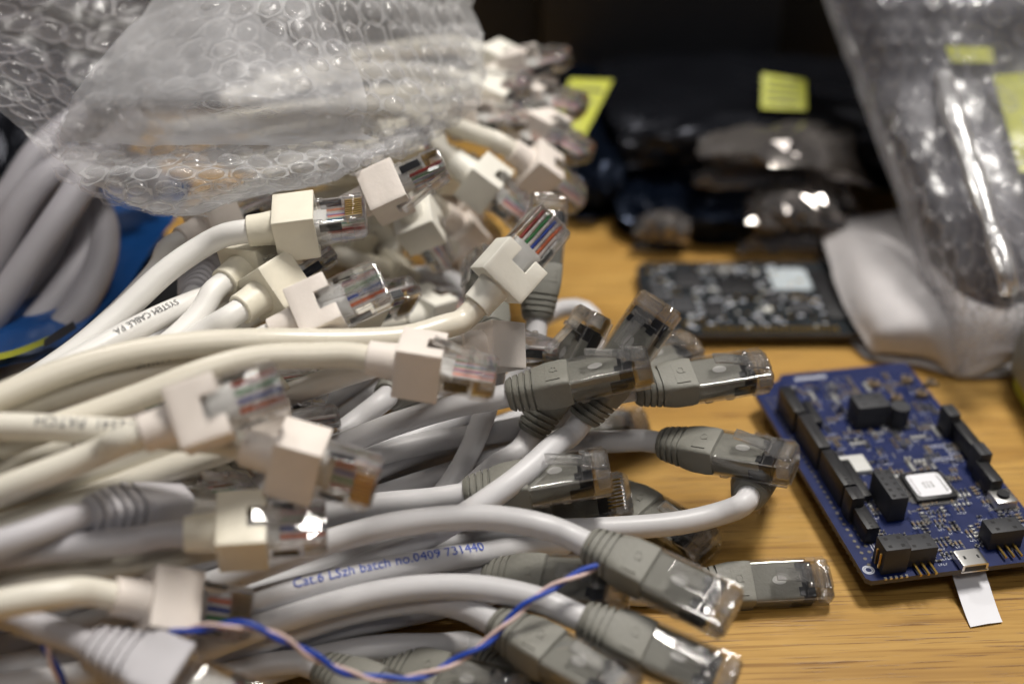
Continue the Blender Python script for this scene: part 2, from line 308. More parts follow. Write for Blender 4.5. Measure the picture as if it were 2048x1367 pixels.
def hood():
    X = [7.2, 9.4, 14.0, 18.2]; Y = [-7, -5.9, -2.5, 2.5, 5.9, 7]; Z = [-6, -4.9, 5.4, 6.6]
    solid = lambda i, j, k: 0 <= i < 3 and 0 <= j < 5 and 0 <= k < 3 and (i == 0 or j in (0, 4) or k == 0 or (k == 2 and not (i == 2 and j == 2)))
    bm_ = bmesh.new(); vd = {}
    V = lambda a, b_, c: vd.setdefault((a, b_, c), None) or vd.__setitem__((a, b_, c), bm_.verts.new((X[a], Y[b_], Z[c]))) or vd[(a, b_, c)]
    for i in range(3):
        for j in range(5):
            for k in range(3):
                if not solid(i, j, k): continue
                for d, q in (((-1, 0, 0), ((0, 0, 0), (0, 0, 1), (0, 1, 1), (0, 1, 0))), ((1, 0, 0), ((1, 0, 0), (1, 1, 0), (1, 1, 1), (1, 0, 1))), ((0, -1, 0), ((0, 0, 0), (1, 0, 0), (1, 0, 1), (0, 0, 1))),
                             ((0, 1, 0), ((0, 1, 0), (0, 1, 1), (1, 1, 1), (1, 1, 0))), ((0, 0, -1), ((0, 0, 0), (0, 1, 0), (1, 1, 0), (1, 0, 0))), ((0, 0, 1), ((0, 0, 1), (1, 0, 1), (1, 1, 1), (0, 1, 1)))):
                    if not solid(i+d[0], j+d[1], k+d[2]): bm_.faces.new([V(i+a, j+b_, k+c) for a, b_, c in q])
    bmesh.ops.dissolve_limit(bm_, angle_limit=.01, verts=bm_.verts[:], edges=bm_.edges[:])
    bmesh.ops.bevel(bm_, geom=[e for e in bm_.edges if len(e.link_faces) == 2 and e.calc_face_angle(0) > .5], offset=.32, segments=2, profile=.5, affect='EDGES')
    bmesh.ops.triangulate(bm_, faces=[f for f in bm_.faces if len(f.verts) > 4]); bm_.verts.index_update()
    b = MB(); b.add([v.co[:] for v in bm_.verts], [tuple(v.index for v in f.verts) for f in bm_.faces]); bm_.free(); return b
HOOD = hood()
for k in ('cream', 'pink', 'white'):
    ME['collar_'+k] = auto_smooth(COLLAR.mesh('collar', 'boot_'+k), 30); ME['hood_'+k] = auto_smooth(HOOD.mesh('hood', 'boot_'+k), 25)
def lav_boot():
    b = MB(); secs = [sup(0, 3.3, 3.3, 2), sup(.1, 4.3, 4.0, 2.2)]
    for k in range(5):
        x = .9 + k*2.3; w = 4.6 + .42*k; h = 4.3 + .35*k
        secs += [sup(x, w, h, 3+.4*k), sup(x+.06, w-1.0, h-.9, 3), sup(x+.9, w-1.0, h-.9, 3), sup(x+.96, w+.2, h+.15, 3+.4*k), sup(x+1.9, w+.3, h+.25, 3+.4*k)]
    secs += [sup(12.6, 6.9, 6.0, 7), sup(14, 7.2, 6.3, 9), sup(21.5, 7.3, 6.5, 9), sup(22, 7.0, 6.2, 9), sup(21.9, 6.0, 4.0, 9), sup(17, 5.9, 3.9, 9)]
    b.loft(secs); return auto_smooth(b.mesh('boot', 'boot_lav'), 28)
ME['lav'] = lav_boot()
LEN = dict(g=38.4, w=31.4, l=43.0)
def connector(root, kind, R, ax, up, style, latch=True, letters=False, wires=True):
    """boot and plug of one cable end, parts of that cable"""
    rloc = root.location / S
    m0 = frame(R - rloc, ax, up)
    def part(name, key, off=0.0, par=None):
        me = ME[key]
        if par is None: return link(name, me, root, m0 @ Matrix.Translation((off*S, 0, 0)))
        return link(name, me, par)
    if kind == 'g':
        bo = part('boot', 'boot'); link('embossed_mark', ME['mark'], bo); off = 17.0
    elif kind == 'w':
        part('collar', 'collar_'+style); part('hood', 'hood_'+style); off = 10.0
    else:
        part('boot', 'lav'); off = 21.5
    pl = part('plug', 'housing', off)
    if latch:
        la = part('latch', 'latch', par=pl)
    if latch and letters: part('embossed_letters', 'letters', par=pl)
    part('contacts', 'contacts', par=pl)
    if kind == 'g': part('load_bar', 'bar', par=pl); part('inner_jacket', 'window', par=pl)
    else:
        part('inner_jacket', 'stub', par=pl); part('load_bar', 'bar_w', par=pl)
        if wires:
            for k, wm in enumerate(WIRES):
                w = link('wire', ME[wm], pl); w.location = (0, (k-3.5)*1.02*S, .55*S)
    return pl
def solve_axis(R, T, far, L):
    r = ray(*T); d = CAMP - R; a = r.dot(r); bb = 2*r.dot(d); c = d.dot(d) - L*L; disc = bb*bb - 4*a*c
    z = (-bb + far*math.sqrt(disc))/(2*a) if disc > 0 else -bb/(2*a)
    return (CAMP + r*z - R).normalized()

# ------------------------------------------------------------------ the cables: (kind, boot style, jacket, boot rear px, depth, tip px, far(+1)/near(-1), latch direction seen from the camera, route, label, options)
CAB = [
# ---- cream cables with square hoods
('w','cream','white',(497,462),316,(733,432),-1,(.1,-.75,-.65),[(420,483,318),(340,535,314),(260,610,308),(170,690,300),(60,765,292),(-100,860,285),(-300,960,285)],'white cable with cream square hood and gold contacts, just under the bubble wrap edge',{}),
('w','cream','white',(448,566),318,(588,462),1,(-.3,.5,.7),[(415,612,313),(370,660,308),(300,715,303),(180,770,298),(40,820,290),(-150,900,284)],'white cable entering a cream collar, its plug hidden behind the upper gold-contact plug',{}),
('w','cream','white',(480,620),309,(648,508),1,(-.55,.75,.2),[(430,650,307),(360,695,305),(260,745,302),(120,800,297),(0,850,290),(-200,930,285)],'white cable with diamond-turned cream hood, dark plug with raised latch behind it',{}),
('w','pink','white',(545,668),303,(775,562),1,(-.30,.28,.9),[(480,700,303),(400,730,300),(250,770,295),(100,815,288),(-50,860,282),(-250,940,277)],'pinkish hooded plug showing red, green, blue and orange wires left of centre',{}),
('w','white','ivory',(953,612),311,(1108,437),1,(.5,.22,.8),[(900,648,307),(830,672,303),(700,682,298),(500,682,292),(350,692,288),(200,720,282),(60,768,276),(-80,830,270),(-300,930,268)],'glossy ivory cable rising to a clear plug without latch in the picture centre',{'latch':False}),
('w','pink','ivory',(735,715),287,(1005,757),1,(.05,.9,.42),[(640,712,286),(540,712,284),(430,735,280),(300,785,276),(150,840,272),(0,890,268),(-200,960,265)],'thick looking ivory cable with pink hood and blurred plug pointing right at the centre',{}),
('w','pink','white',(912,690),318,(1096,706),1,(.6,.55,-.55),[(830,705,316),(700,745,314),(560,795,312),(400,850,306),(200,920,295),(0,990,285),(-200,1060,280)],'pale pink hood with zigzag gold contacts, right behind the central blurred plug',{}),
('w','pink','cream',(690,420),340,(914,318),1,(.30,-.85,.25),[(620,450,346),(520,520,350),(420,620,346),(300,720,332),(100,840,310),(-100,940,295)],'pinkish hood below the bubble wrap with a red wire along its plug',{}),
('w','white','cream',(905,320),385,(1062,440),1,(.5,.6,.6),[(880,290,388),(850,250,395),(780,220,410),(600,220,430),(350,260,440)],'blurred greenish white hood left of the bright lamp glint at the back',{}),
('w','pink','cream',(1022,300),398,(1160,400),1,(.5,.6,.6),[(960,272,400),(890,245,405),(800,225,418),(600,230,435),(350,280,445)],'blurred pinkish hood at the end of a long cream cable behind the pile',{}),
('w','white','cream',(800,395),362,(886,520),1,(.5,.6,.6),[(770,350,368),(730,310,376),(640,300,392),(480,330,410)],'blurred white hood pointing down with dark plug under the red-wire plug',{}),
('w','white','cream',(930,165),428,(1085,235),-1,(.3,.6,.7),[(880,150,432),(800,140,440),(650,150,455),(450,200,465)],'out of focus white hood at the right edge of the bubble wrap',{}),
('w','pink','cream',(980,150),440,(1135,115),-1,(.0,.9,.5),[(930,165,445),(840,180,452),(700,200,460),(500,240,470)],'topmost out of focus pink hood at the back of the pile',{}),
('w','pink','cream',(1010,185),436,(1165,215),-1,(.1,.8,.6),[(940,190,440),(850,200,446),(700,220,455),(500,260,465)],'out of focus pink hood overlapping the left yellow sticker',{}),
('w','pink','cream',(885,245),420,(1040,240),-1,(.2,.9,.4),[(820,250,424),(740,255,430),(600,270,440),(420,310,450)],'out of focus pink hood just right of the bubble wrap fold',{}),
('w','pink','cream',(965,262),424,(1125,285),-1,(.1,.9,.4),[(890,258,428),(800,260,434),(650,280,444),(450,330,452)],'out of focus pale hood directly left of the left yellow sticker',{}),
('w','cream','cream',(730,530),384,(868,590),1,(.4,.8,.3),[(670,510,388),(600,520,388),(500,580,378),(380,680,356),(200,790,325)],'blurred cream connector deep between the two sharp plugs',{}),
('w','cream','cream',(700,470),398,(845,455),1,(-.3,.8,.4),[(640,480,400),(560,520,396),(450,610,376),(330,710,350),(150,820,318)],'blurred cream connector in the shade right of the gold contacts',{}),
('w','pink','cream',(860,400),402,(985,470),1,(.2,.8,.5),[(810,370,406),(740,350,412),(620,360,420),(480,400,425)],'blurred pinkish connector in the shade below the greenish white hood',{}),
('w','white','cream',(905,205),434,(1062,160),-1,(.1,.8,.6),[(850,215,438),(780,225,444),(640,250,452),(460,300,460)],'out of focus white hood second from the top of the rear cluster',{}),
('w','pink','cream',(1035,235),424,(1172,310),-1,(.5,.6,.6),[(980,225,428),(900,225,434),(760,245,444),(560,290,452)],'out of focus pink connector pointing down beside the left yellow sticker',{}),
('w','cream','cream',(830,335),392,(975,345),1,(.2,.8,.5),[(780,330,396),(700,335,402),(580,370,408),(450,440,408)],'blurred cream hood left of the greenish white hood',{}),
('w','pink','cream',(1005,365),408,(1115,455),1,(.5,.6,.6),[(960,335,412),(890,310,416),(780,300,424),(620,320,434)],'blurred pink connector below the lamp glint, above the upright grey boot',{}),
('w','white','cream',(940,100),448,(1080,170),-1,(.3,.7,.6),[(890,90,452),(820,95,458),(700,120,466),(520,170,474)],'out of focus white hood touching the upper right wrap corner',{}),
('w','cream','cream',(722,305),374,(880,288),1,(.2,.5,.8),[(670,310,380),(600,330,388),(500,380,395),(400,450,395)],'cream hood tucked right under the bubble wrap above the red-wire plug',{}),
('w','pink','cream',(885,425),398,(985,520),1,(.4,.7,.5),[(850,390,402),(800,370,408),(700,380,415),(560,430,415)],'blurred pink connector pointing down behind the ivory plug',{}),
('w','white','cream',(752,440),396,(800,570),1,(.6,.4,.6),[(735,410,400),(690,390,408),(600,410,412),(480,480,405)],'blurred white connector hanging down in the dark rear gap',{}),
('w','cream','cream',(640,478),384,(770,505),1,(.1,.8,.5),[(590,480,388),(520,510,388),(430,580,378),(320,680,355),(150,790,322)],'blurred cream connector right of the dark latched plug',{}),
('w','pink','cream',(905,500),402,(1010,585),1,(.3,.7,.6),[(860,480,406),(790,480,408),(690,520,402),(560,600,385),(400,710,355)],'blurred pink connector low behind the ivory plug',{}),
('w','white','cream',(800,640),372,(935,600),1,(.1,.8,.5),[(740,670,370),(660,710,364),(540,770,350),(380,850,328),(150,940,302)],'blurred white connector above the ivory cable, left of its hood',{}),
('g','','greycab',(790,700),372,(960,640),1,(.1,.7,.6),[(740,740,368),(660,800,360),(540,880,344),(350,990,318),(150,1080,298)],'shaded grey boot in the gap above the ivory cable',{}),
('w','pink','white',(362,482),345,(530,402),1,(-.4,.8,.3),[(330,520,344),(280,580,340),(200,660,328),(80,750,310),(-100,850,295)],'pink hood half hidden under the lower rim of the bubble wrap',{}),
('w','cream','white',(640,640),330,(822,588),1,(.1,.7,-.6),[(560,690,328),(450,740,324),(300,800,315),(100,880,300),(-100,960,290)],'plug with orange wire and gold contacts behind the red-green-blue wired plug',{}),
('w','pink','cream',(285,868),256,(585,765),1,(-.12,.12,1),[(220,895,264),(120,935,263),(0,980,262),(-200,1060,262)],'large blurred foreground plug with brown, green, blue and orange wires at left',{}),
('w','pink','cream',(485,893),268,(757,968),1,(.15,.40,-.9),[(400,880,268),(300,868,266),(150,858,264),(0,852,262),(-200,860,260)],'cream cable with black print and blurred pink hood pointing right, gold contacts facing down',{'text':('TIA/EIA-568A  32541  PATCH',-1)}),
('w','cream','lav',(370,1068),267,(656,1052),1,(.02,.62,.78),[(280,1080,265),(150,1092,263),(0,1112,261),(-200,1150,259)],'cream hood with brightly glinting plug top in the lower left',{}),
('w','pink','cream',(225,1190),260,(495,1232),1,(.1,-.45,-.85),[(150,1182,254),(60,1195,250),(-60,1220,247),(-250,1275,245)],'pinkish hood above the blue twisted wire with eight gold contact ends',{}),
('w','pink','cream',(430,870),298,(667,838),1,(.0,.95,-.2),[(300,905,296),(150,960,292),(0,1020,286),(-200,1100,280)],'dark clear plug with one gold contact peeking out above the printed cable hood',{}),
('w','pink','cream',(130,884),283,(345,812),1,(.1,.75,.6),[(50,920,281),(-60,970,278),(-250,1040,275)],'pinkish collar and plug end between cables at far left',{}),
('w','cream','cream',(420,805),304,(640,765),1,(.1,.75,.6),[(300,850,300),(150,920,293),(0,985,287),(-200,1070,280)],'plug tip peeking out right of the large blurred wired plug',{}),
('w','cream','cream',(340,960),300,(560,985),1,(.1,.9,.4),[(250,1000,295),(120,1050,289),(0,1100,283),(-200,1180,276)],'shaded cream hood under the pink hood with downward contacts',{}),
# ---- light grey cables with slotted boots
('l','lav','lav',(175,1033),266,(500,985),1,(-.05,.75,.65),[(100,1053,259),(0,1086,253),(-200,1150,248)],'light grey cable with slotted boot and dark plug behind the glinting plug',{}),
('l','lav','lav',(180,1290),258,(540,1440),-1,(.35,.6,.7),[(90,1258,261),(0,1222,259),(-200,1160,258)],'light grey cable with slotted boot in the bottom left corner',{}),
('l','lav','greycab',(388,590),343,(452,492),1,(-.5,.6,.6),[(345,640,338),(280,700,330),(150,800,312),(0,880,300),(-150,950,290)],'small shaded grey slotted boot between the white cables at upper left',{}),
# ---- grey cables with olive grey boots
('g','','greycab',(1320,885),336,(1590,928),-1,(.14,.72,.66),[(1250,882,338),(1150,885,340),(1040,905,340),(900,945,336),(750,995,328),(600,1050,318),(400,1130,305),(200,1210,292),(0,1290,285),(-200,1360,280)],'grey boot and clear plug reaching furthest right, next to the blue board',{'letters':True}),
('g','','greycab',(1268,780),331,(1536,738),1,(.08,.75,.65),[(1200,800,334),(1100,840,338),(960,870,338),(850,885,334),(740,915,328),(600,970,318),(400,1060,305),(200,1140,295),(0,1220,286),(-200,1290,280)],'grey boot and clear plug pointing right above the far corner of the blue board',{'letters':True}),
('g','','greycab',(1016,790),316,(1303,726),-1,(.08,.85,.5),[(950,802,317),(860,825,318),(760,858,316),(650,905,312),(500,985,304),(300,1080,294),(100,1160,285),(-100,1230,280)],'grey boot with embossed mark in sharp focus, right of the central blurred plug',{'letters':True}),
('g','','greycab',(1165,838),322,(1328,598),1,(-.35,.42,.85),[(1120,880,316),(1050,945,310),(960,1010,305),(860,1070,302),(740,1125,299),(600,1190,295),(450,1265,290),(300,1340,285),(150,1420,282)],'clear plug with raised latch pointing up, on the bright cable crossing diagonally',{'letters':True}),
('g','','greycab',(1062,866),333,(1196,612),1,(-.85,.25,.42),[(1005,920,328),(930,985,324),(850,1045,320),(700,1110,316),(500,1190,308),(300,1270,298),(100,1350,288)],'clear plug turned on its side, latch sticking out left, pointing up',{}),
('g','','greycab',(1180,770),352,(1388,692),1,(-.1,.75,.65),[(1110,810,354),(1000,850,352),(800,900,342),(650,960,330),(450,1050,312),(200,1150,295)],'dark clear plug behind the upright latched plug, in front of the black board',{}),
('g','','greycab',(1074,640),352,(1096,392),1,(.1,-.1,1),[(1070,680,351),(1050,740,352),(980,800,352),(860,860,345),(700,930,332),(500,1020,318),(300,1110,302),(100,1190,290)],'grey ribbed boot standing upright behind the ivory cable plug',{}),
('g','','greycab',(985,700),340,(958,512),1,(-.75,.3,.6),[(990,750,340),(975,810,336),(945,890,330),(905,965,326),(840,1030,322),(700,1090,316),(500,1170,308),(300,1250,298)],'dark clear plug left of the ivory hood, its cable dropping steeply through the bundle',{}),
('g','','greycab',(1060,880),368,(1292,850),1,(.0,.5,.85),[(980,890,366),(850,925,360),(700,985,346),(500,1080,322)],'dark clear plug lying low on the table between the two right hand plugs',{}),
('g','','greycab',(930,988),311,(1225,938),-1,(-.05,.8,.6),[(850,1000,312),(740,1010,310),(650,1028,308),(500,1080,300),(300,1150,292),(100,1220,284),(-100,1290,280)],'large clear plug with lettered latch below the crossing cable in the middle',{'letters':True}),
('g','','greycab',(1000,1040),337,(1257,985),-1,(.1,-.3,-.9),[(930,1062,333),(800,1092,326),(650,1135,317),(450,1210,305),(250,1290,294)],'plug with contact comb turned up, under the plug with lettered latch',{}),
('g','','greycab',(1215,978),348,(1418,1098),-1,(.3,.3,.85),[(1150,962,351),(1050,965,350),(900,1005,339),(750,1055,326),(500,1150,306)],'grey boot and small dark plug below the long curved white cable',{}),
('g','','greycab',(1496,992),322,(1538,895),1,(.2,.6,.7),[(1455,1022,320),(1370,1044,318),(1230,1056,316),(1080,1062,315),(930,1078,313),(780,1100,310),(600,1150,304),(400,1220,298),(200,1300,290)],'grey cable bending right into a boot turned away under the furthest plug',{}),
('g','','greycab',(1175,1088),289,(1468,1228),-1,(.50,.34,.8),[(1100,1055,290),(1000,1035,292),(900,1035,293),(780,1050,293),(650,1085,291),(500,1140,288),(300,1210,283),(100,1270,278),(-100,1330,275)],'big blurred grey boot pointing down right, upper of the foreground pair',{}),
('g','','greycab',(1375,1196),322,(1653,1185),1,(.0,.55,.85),[(1300,1190,324),(1200,1180,325),(1050,1170,323),(900,1190,320),(700,1260,312),(500,1340,302)],'clear plug lying latch up on the table, near the paper tag',{'letters':True}),
('g','','greycab',(1163,1236),283,(1472,1375),-1,(.50,.36,.8),[(1100,1205,285),(1000,1180,288),(880,1172,290),(760,1185,291),(640,1215,290),(500,1260,288),(350,1320,285),(150,1400,280)],'big blurred grey boot at the bottom edge, lower of the foreground pair',{}),
('g','','greycab',(990,1245),286,(1262,1398),-1,(.42,.5,.72),[(930,1215,290),(860,1200,294),(740,1215,296),(600,1255,295),(450,1310,292),(300,1370,288)],'grey boot passing under the blue twisted wire at the bottom',{}),
('g','','greycab',(973,1152),306,(1256,1170),-1,(.05,.5,.86),[(880,1150,308),(780,1160,309),(650,1190,307),(500,1240,302),(300,1320,294)],'shaded plug with two bright latch glints above the twisted wire end',{}),
('g','','greycab',(965,1302),299,(1210,1440),-1,(.4,.5,.75),[(900,1292,298),(800,1290,296),(680,1305,294),(560,1335,292),(450,1375,290)],'grey boot underneath the twisted wire, lowest at the bottom edge',{}),
('g','','greycab',(640,1338),290,(900,1450),-1,(.3,.6,.7),[(580,1325,291),(500,1335,290),(380,1375,288)],'leftmost grey ribbed boot at the bottom edge',{}),
('g','','greycab',(775,1330),296,(1045,1400),-1,(.25,.6,.75),[(710,1315,297),(620,1318,296),(500,1350,292),(400,1390,289)],'grey ribbed boot at the bottom edge under the sagging twisted wire',{}),
('g','','greycab',(775,792),336,(880,700),1,(.3,.6,.6),[(725,832,331),(672,872,326),(600,925,319),(480,995,309),(300,1080,297),(100,1160,287)],'grey cable climbing steeply behind the central pink hood',{}),
]
# ---- cables whose ends are out of sight: (radius, jacket, route, label, group, text)
RUNS = [
(3.0,'white',[(520,548,334),(440,583,322),(400,600,315),(330,628,308),(250,669,299),(150,724,292),(40,785,284),(-100,858,279),(-300,945,278)],'white cable with black lettering along its top at upper left',None,('SYSTEM CABLE PA',-1,'print_k',(285,650))),
(3.0,'greycab',[(1130,1086,315),(1000,1100,307),(900,1115,302),(780,1136,298),(660,1162,295),(540,1192,292),(400,1240,289),(250,1300,286),(100,1360,283)],'grey cable with blue print ending in a batch number',None,('Cat.6 LSzh batch no.0409 731440',1,'print_b',(775,1137))),
(3.0,'greycab',[(1000,1180,312),(900,1207,306),(800,1230,301),(680,1254,297),(560,1282,294),(430,1325,291),(300,1370,288)],'grey cable with half hidden blue print, below the batch number cable',None,('Cat.6 LSzh batch no.',1,'print_b',(740,1238))),
(3.0,'cream',[(560,705,294),(430,716,292),(330,732,289),(200,765,284),(60,805,279),(-80,850,275),(-300,930,272)],'cream cable directly below the glossy ivory cable at left',None,('PAIR 24AWG',-1,'print_k',(330,730))),
(3.0,'cream',[(480,890,284),(400,915,280),(280,958,274),(140,1010,268),(0,1055,264),(-200,1130,260)],'thick blurred cream cable above the slotted light grey boot',None,None),
(3.0,'cream',[(400,880,288),(260,922,280),(140,950,274),(0,990,268),(-200,1060,262)],'blurred cream cable second below the printed foreground cable',None,None),
(3.0,'cream',[(440,1090,276),(330,1112,274),(200,1135,271),(80,1155,268),(-60,1185,265),(-250,1240,262)],'cream cable just under the glinting plug cable at lower left',None,None),
(3.0,'greycab',[(780,568,392),(850,548,394),(915,560,394),(955,610,388),(960,680,378),(900,760,368),(780,850,350),(600,950,330)],'blurred grey cable loop behind the ivory cable',None,None),
(3.0,'greycab',[(1080,640,400),(1125,612,402),(1175,618,400),(1195,665,395),(1170,740,388),(1080,820,376),(900,900,360),(700,980,340)],'blurred grey cable loop behind the clear plug turned on its side',None,None),
(3.0,'greycab',[(690,560,405),(760,545,405),(830,580,400),(860,650,390),(800,740,375),(680,840,355),(500,960,330)],'blurred grey cable arching in the dark gap left of the ivory plug',None,None),
(3.0,'greycab',[(1010,1092,330),(900,1084,324),(780,1088,318),(660,1112,312),(500,1170,305),(300,1250,296),(100,1330,288)],'grey cable hidden under the curved white cable in the middle',None,None),
(3.0,'greycab',[(1040,870,348),(950,878,346),(850,900,342),(740,945,334),(640,995,326),(480,1070,314),(250,1170,298),(50,1250,288)],'grey cable running under the sharp grey boot',None,None),
]
FILL = []
for k in range(7): # deep cables, all alike
    y = 985 + k*40; h = 6 + (k*7) % 9
    FILL.append((3.0, 'greycab', [(560-(k % 3)*60, y+20, 3.5), (470-(k % 2)*30, y+50, h), (350, y+85, h+6), (220, y+112, h+8), (60, y+140, h+10), (-120, y+165, h+10)]))
for k in range(7):
    y = 700 + k*38; h = 10 + (k*5) % 13
    FILL.append((3.0, 'cream', [(640-(k % 3)*60, y-30, 4), (540, y+10, h+3), (400, y+70, h+8), (220, y+140, h+12), (40, y+205, h+14), (-120, y+255, h+14)]))
# ------------------------------------------------------------------ lay the cables: depth only is eased so that jackets do not run through each other
lay = []
for (kind, style, jac, Rp, Z, Tp, far, up, route, label, opt) in CAB:
    R = P(Rp[0], Rp[1], Z); ax = solve_axis(R, Tp, far, LEN[kind]); u = cdir(*up)
    tip = R + ax*LEN[kind]
    if min(R.z, tip.z) < 5: # nothing may sink into the table
        R.z = max(R.z, 5); t2 = tip.copy(); t2.z = max(t2.z, 5); ax = (t2 - R).normalized()
    pts = [R + ax*3, R - ax*1.0, R - ax*6.0] + [P(*q) for q in route]
    lay.append(dict(kind=kind, path=catmull(pts), R=R, ax=ax, u=u, r=3.2, pin=8.0, jac=jac, style=style, label=label, opt=opt))
for (r, jac, route, label, grp, txt) in RUNS:
    lay.append(dict(kind='run', path=catmull([P(*q) for q in route]), r=r*1.07, pin=0, jac=jac, label=label, group=grp, txt=txt))
for (r, jac, route) in FILL:
    lay.append(dict(kind='fill', path=catmull([G(*q) for q in route]), r=r, pin=0, jac=jac, label=None))
def relax(lay, iters=30):
    pos, rad, cid, mov = [], [], [], []
    for i, c in enumerate(lay):
        s = 0; p = c['path']
        for k, q in enumerate(p):
            if k: s += (q - p[k-1]).length
            pos.append(q); rad.append(c['r']); cid.append(i); mov.append(1.0 if not c['pin'] else min(1, max(0, (s - c['pin'])/25)))
        c['n0'] = len(pos) - len(p)
        if c['kind'] in 'gwl':
            for t in range(2, int(LEN[c['kind']])-1, 4): pos.append(c['R'] + c['ax']*t); rad.append(5.2); cid.append(i); mov.append(0.0)
    X = np.array([list(p) for p in pos]); rad = np.array(rad); cid = np.array(cid); mov = np.array(mov)
    cam_ = np.array(list(CAMP)); D = X - cam_; D /= np.linalg.norm(D, axis=1)[:, None]; off = np.zeros(len(X))
    I, J = [], []
    for a in range(0, len(X), 600):
        d = ((X[a:a+600, None, :] - X[None, :, :])**2).sum(2); ii, jj = np.nonzero((d < 26.0**2) & (cid[a:a+600, None] != cid[None, :])); I.append(a+ii); J.append(jj)
    I = np.concatenate(I); J = np.concatenate(J); keep = (mov[I] > 0); I, J = I[keep], J[keep]; need = rad[I] + rad[J]; share = np.where(mov[J] > .05, .5, 1.0)
    for it in range(iters):
        Y = X + D*off[:, None]; d = np.linalg.norm(Y[I] - Y[J], axis=1); h = d < need; ii, jj = I[h], J[h]
        dz = np.linalg.norm(Y - cam_, axis=1); sgn = np.where(dz[ii] > dz[jj], 1.0, -1.0)
        push = np.bincount(ii, weights=sgn*(need[h]-d[h])*share[h]*1.2, minlength=len(X)); cnt = np.bincount(ii, minlength=len(X))
        off += .55*mov*push/np.maximum(cnt, 1)
        for c in lay:                    # keep each jacket smooth
            i0, n = c['n0'], len(c['path']); o = off[i0:i0+n].copy()
            for _ in range(6): o[1:-1] = .25*o[:-2] + .5*o[1:-1] + .25*o[2:]
            off[i0:i0+n] = np.clip(o, -16, 26)*np.minimum(1, mov[i0:i0+n]*1.0 + (0 if c['pin'] else 1))
        Y = X + D*off[:, None]; low = Y[:, 2] < rad*.95
        off[low] += ((rad[low]*1.0 - Y[low, 2])/np.minimum(D[low, 2], -.2))*np.where(mov[low] > 0, 1, 0)
    Y = X + D*off[:, None]
    for c in lay:
        q = [Vector(Y[c['n0']+k]) for k in range(len(c['path']))]
        for _ in range(2): q = [q[0]] + [q[i-1]*.25 + q[i]*.5 + q[i+1]*.25 for i in range(1, len(q)-1)] + [q[-1]]
        c['path'] = q
relax(lay)
def print_on(root, path, r, txt, flip, material, at_px, size=3.0):
    """letters lying on the jacket: text flattened, then wrapped round the tube along its route"""
    T, U = frames(path); s = [0.0]
    for i in range(1, len(path)): s.append(s[-1] + (path[i]-path[i-1]).length)
    best = min(range(len(path)), key=lambda i: ((path[i]-CAMP).normalized() - ray(*at_px).normalized()).length)
    vs_, fs = text_flat(txt, size); bt = bmesh.new(); bv = [bt.verts.new(v) for v in vs_]
    for f in fs:
        try: bt.faces.new([bv[i] for i in f])
        except ValueError: pass
    bmesh.ops.triangulate(bt, faces=bt.faces[:])
    for _ in range(3):
        le = [e for e in bt.edges if e.calc_length() > .7]
        if le: bmesh.ops.subdivide_edges(bt, edges=le, cuts=1); bmesh.ops.triangulate(bt, faces=bt.faces[:])
    bt.verts.index_update(); vs_ = [v.co.copy() for v in bt.verts]; fs = [tuple(v.index for v in f.verts) for f in bt.faces]; bt.free()
    out = []; org = root.location/S; base = s[best]
    for v in vs_:
        d = base + (-1 if path[0].x > path[-1].x else 1)*v.x*flip
        i = max(0, min(len(path)-2, int(np.searchsorted(s, d))-1)); t = (d - s[i])/max(1e-6, s[i+1]-s[i]); t = max(-.5, min(1.5, t))
        p = path[i].lerp(path[i+1], t); tt = T[i]
        n = (CAMP - p).normalized()*.55 + Vector((0, 0, 1))*.75; n = (n - tt*n.dot(tt)).normalized(); side = n.cross(tt) if tt.x < 0 else tt.cross(n)
        if side.z < 0 and False: side = -side
        a = v.y*flip/r
        sd = side if side.dot(Vector((0, sp_, cp_))) > 0 else -side
        out.append(p + (n*math.cos(a) + sd*math.sin(a))*(r*1.02 + .09) - org)
    link('printed_text', mesh_from('printed_text', out, fs, material, False), root)
for c in lay:
    k = c['kind']
    if k in 'gwl':
        root = empty('network_cable', c['R']); tag(root, c['label'], 'cable')
        tag(root, group=dict(g='grey cables with olive grey boots', w='cream cables with square hoods', l='light grey cables with slotted boots')[k])
        link('jacket', tube_mesh('jacket', c['path'], c['r'], c['jac'], org=c['R'], rvar=.02), root)
        connector(root, k, c['R'], c['ax'], c['u'], c['style'], c['opt'].get('latch', True), c['opt'].get('letters', False))
        if 'text' in c['opt']: print_on(root, c['path'], c['r'], c['opt']['text'][0], c['opt']['text'][1], 'print_k', (270, 865), 3.4)
    else:
        root = empty('network_cable', c['path'][0])
        link('jacket', tube_mesh('jacket', c['path'], c['r'], c['jac'], org=c['path'][0], rvar=.02), root)
        if k == 'run':
            tag(root, c['label'], 'cable', c['group'])
            if c['txt']: print_on(root, c['path'], c['r'], c['txt'][0], c['txt'][1], c['txt'][2], c['txt'][3], 3.5 if c['txt'][2] == 'print_b' else 2.5)
        else:
            tag(root, 'pale network cable lying deep in the pile, mostly covered by others', 'cable', 'cables deep in the pile')
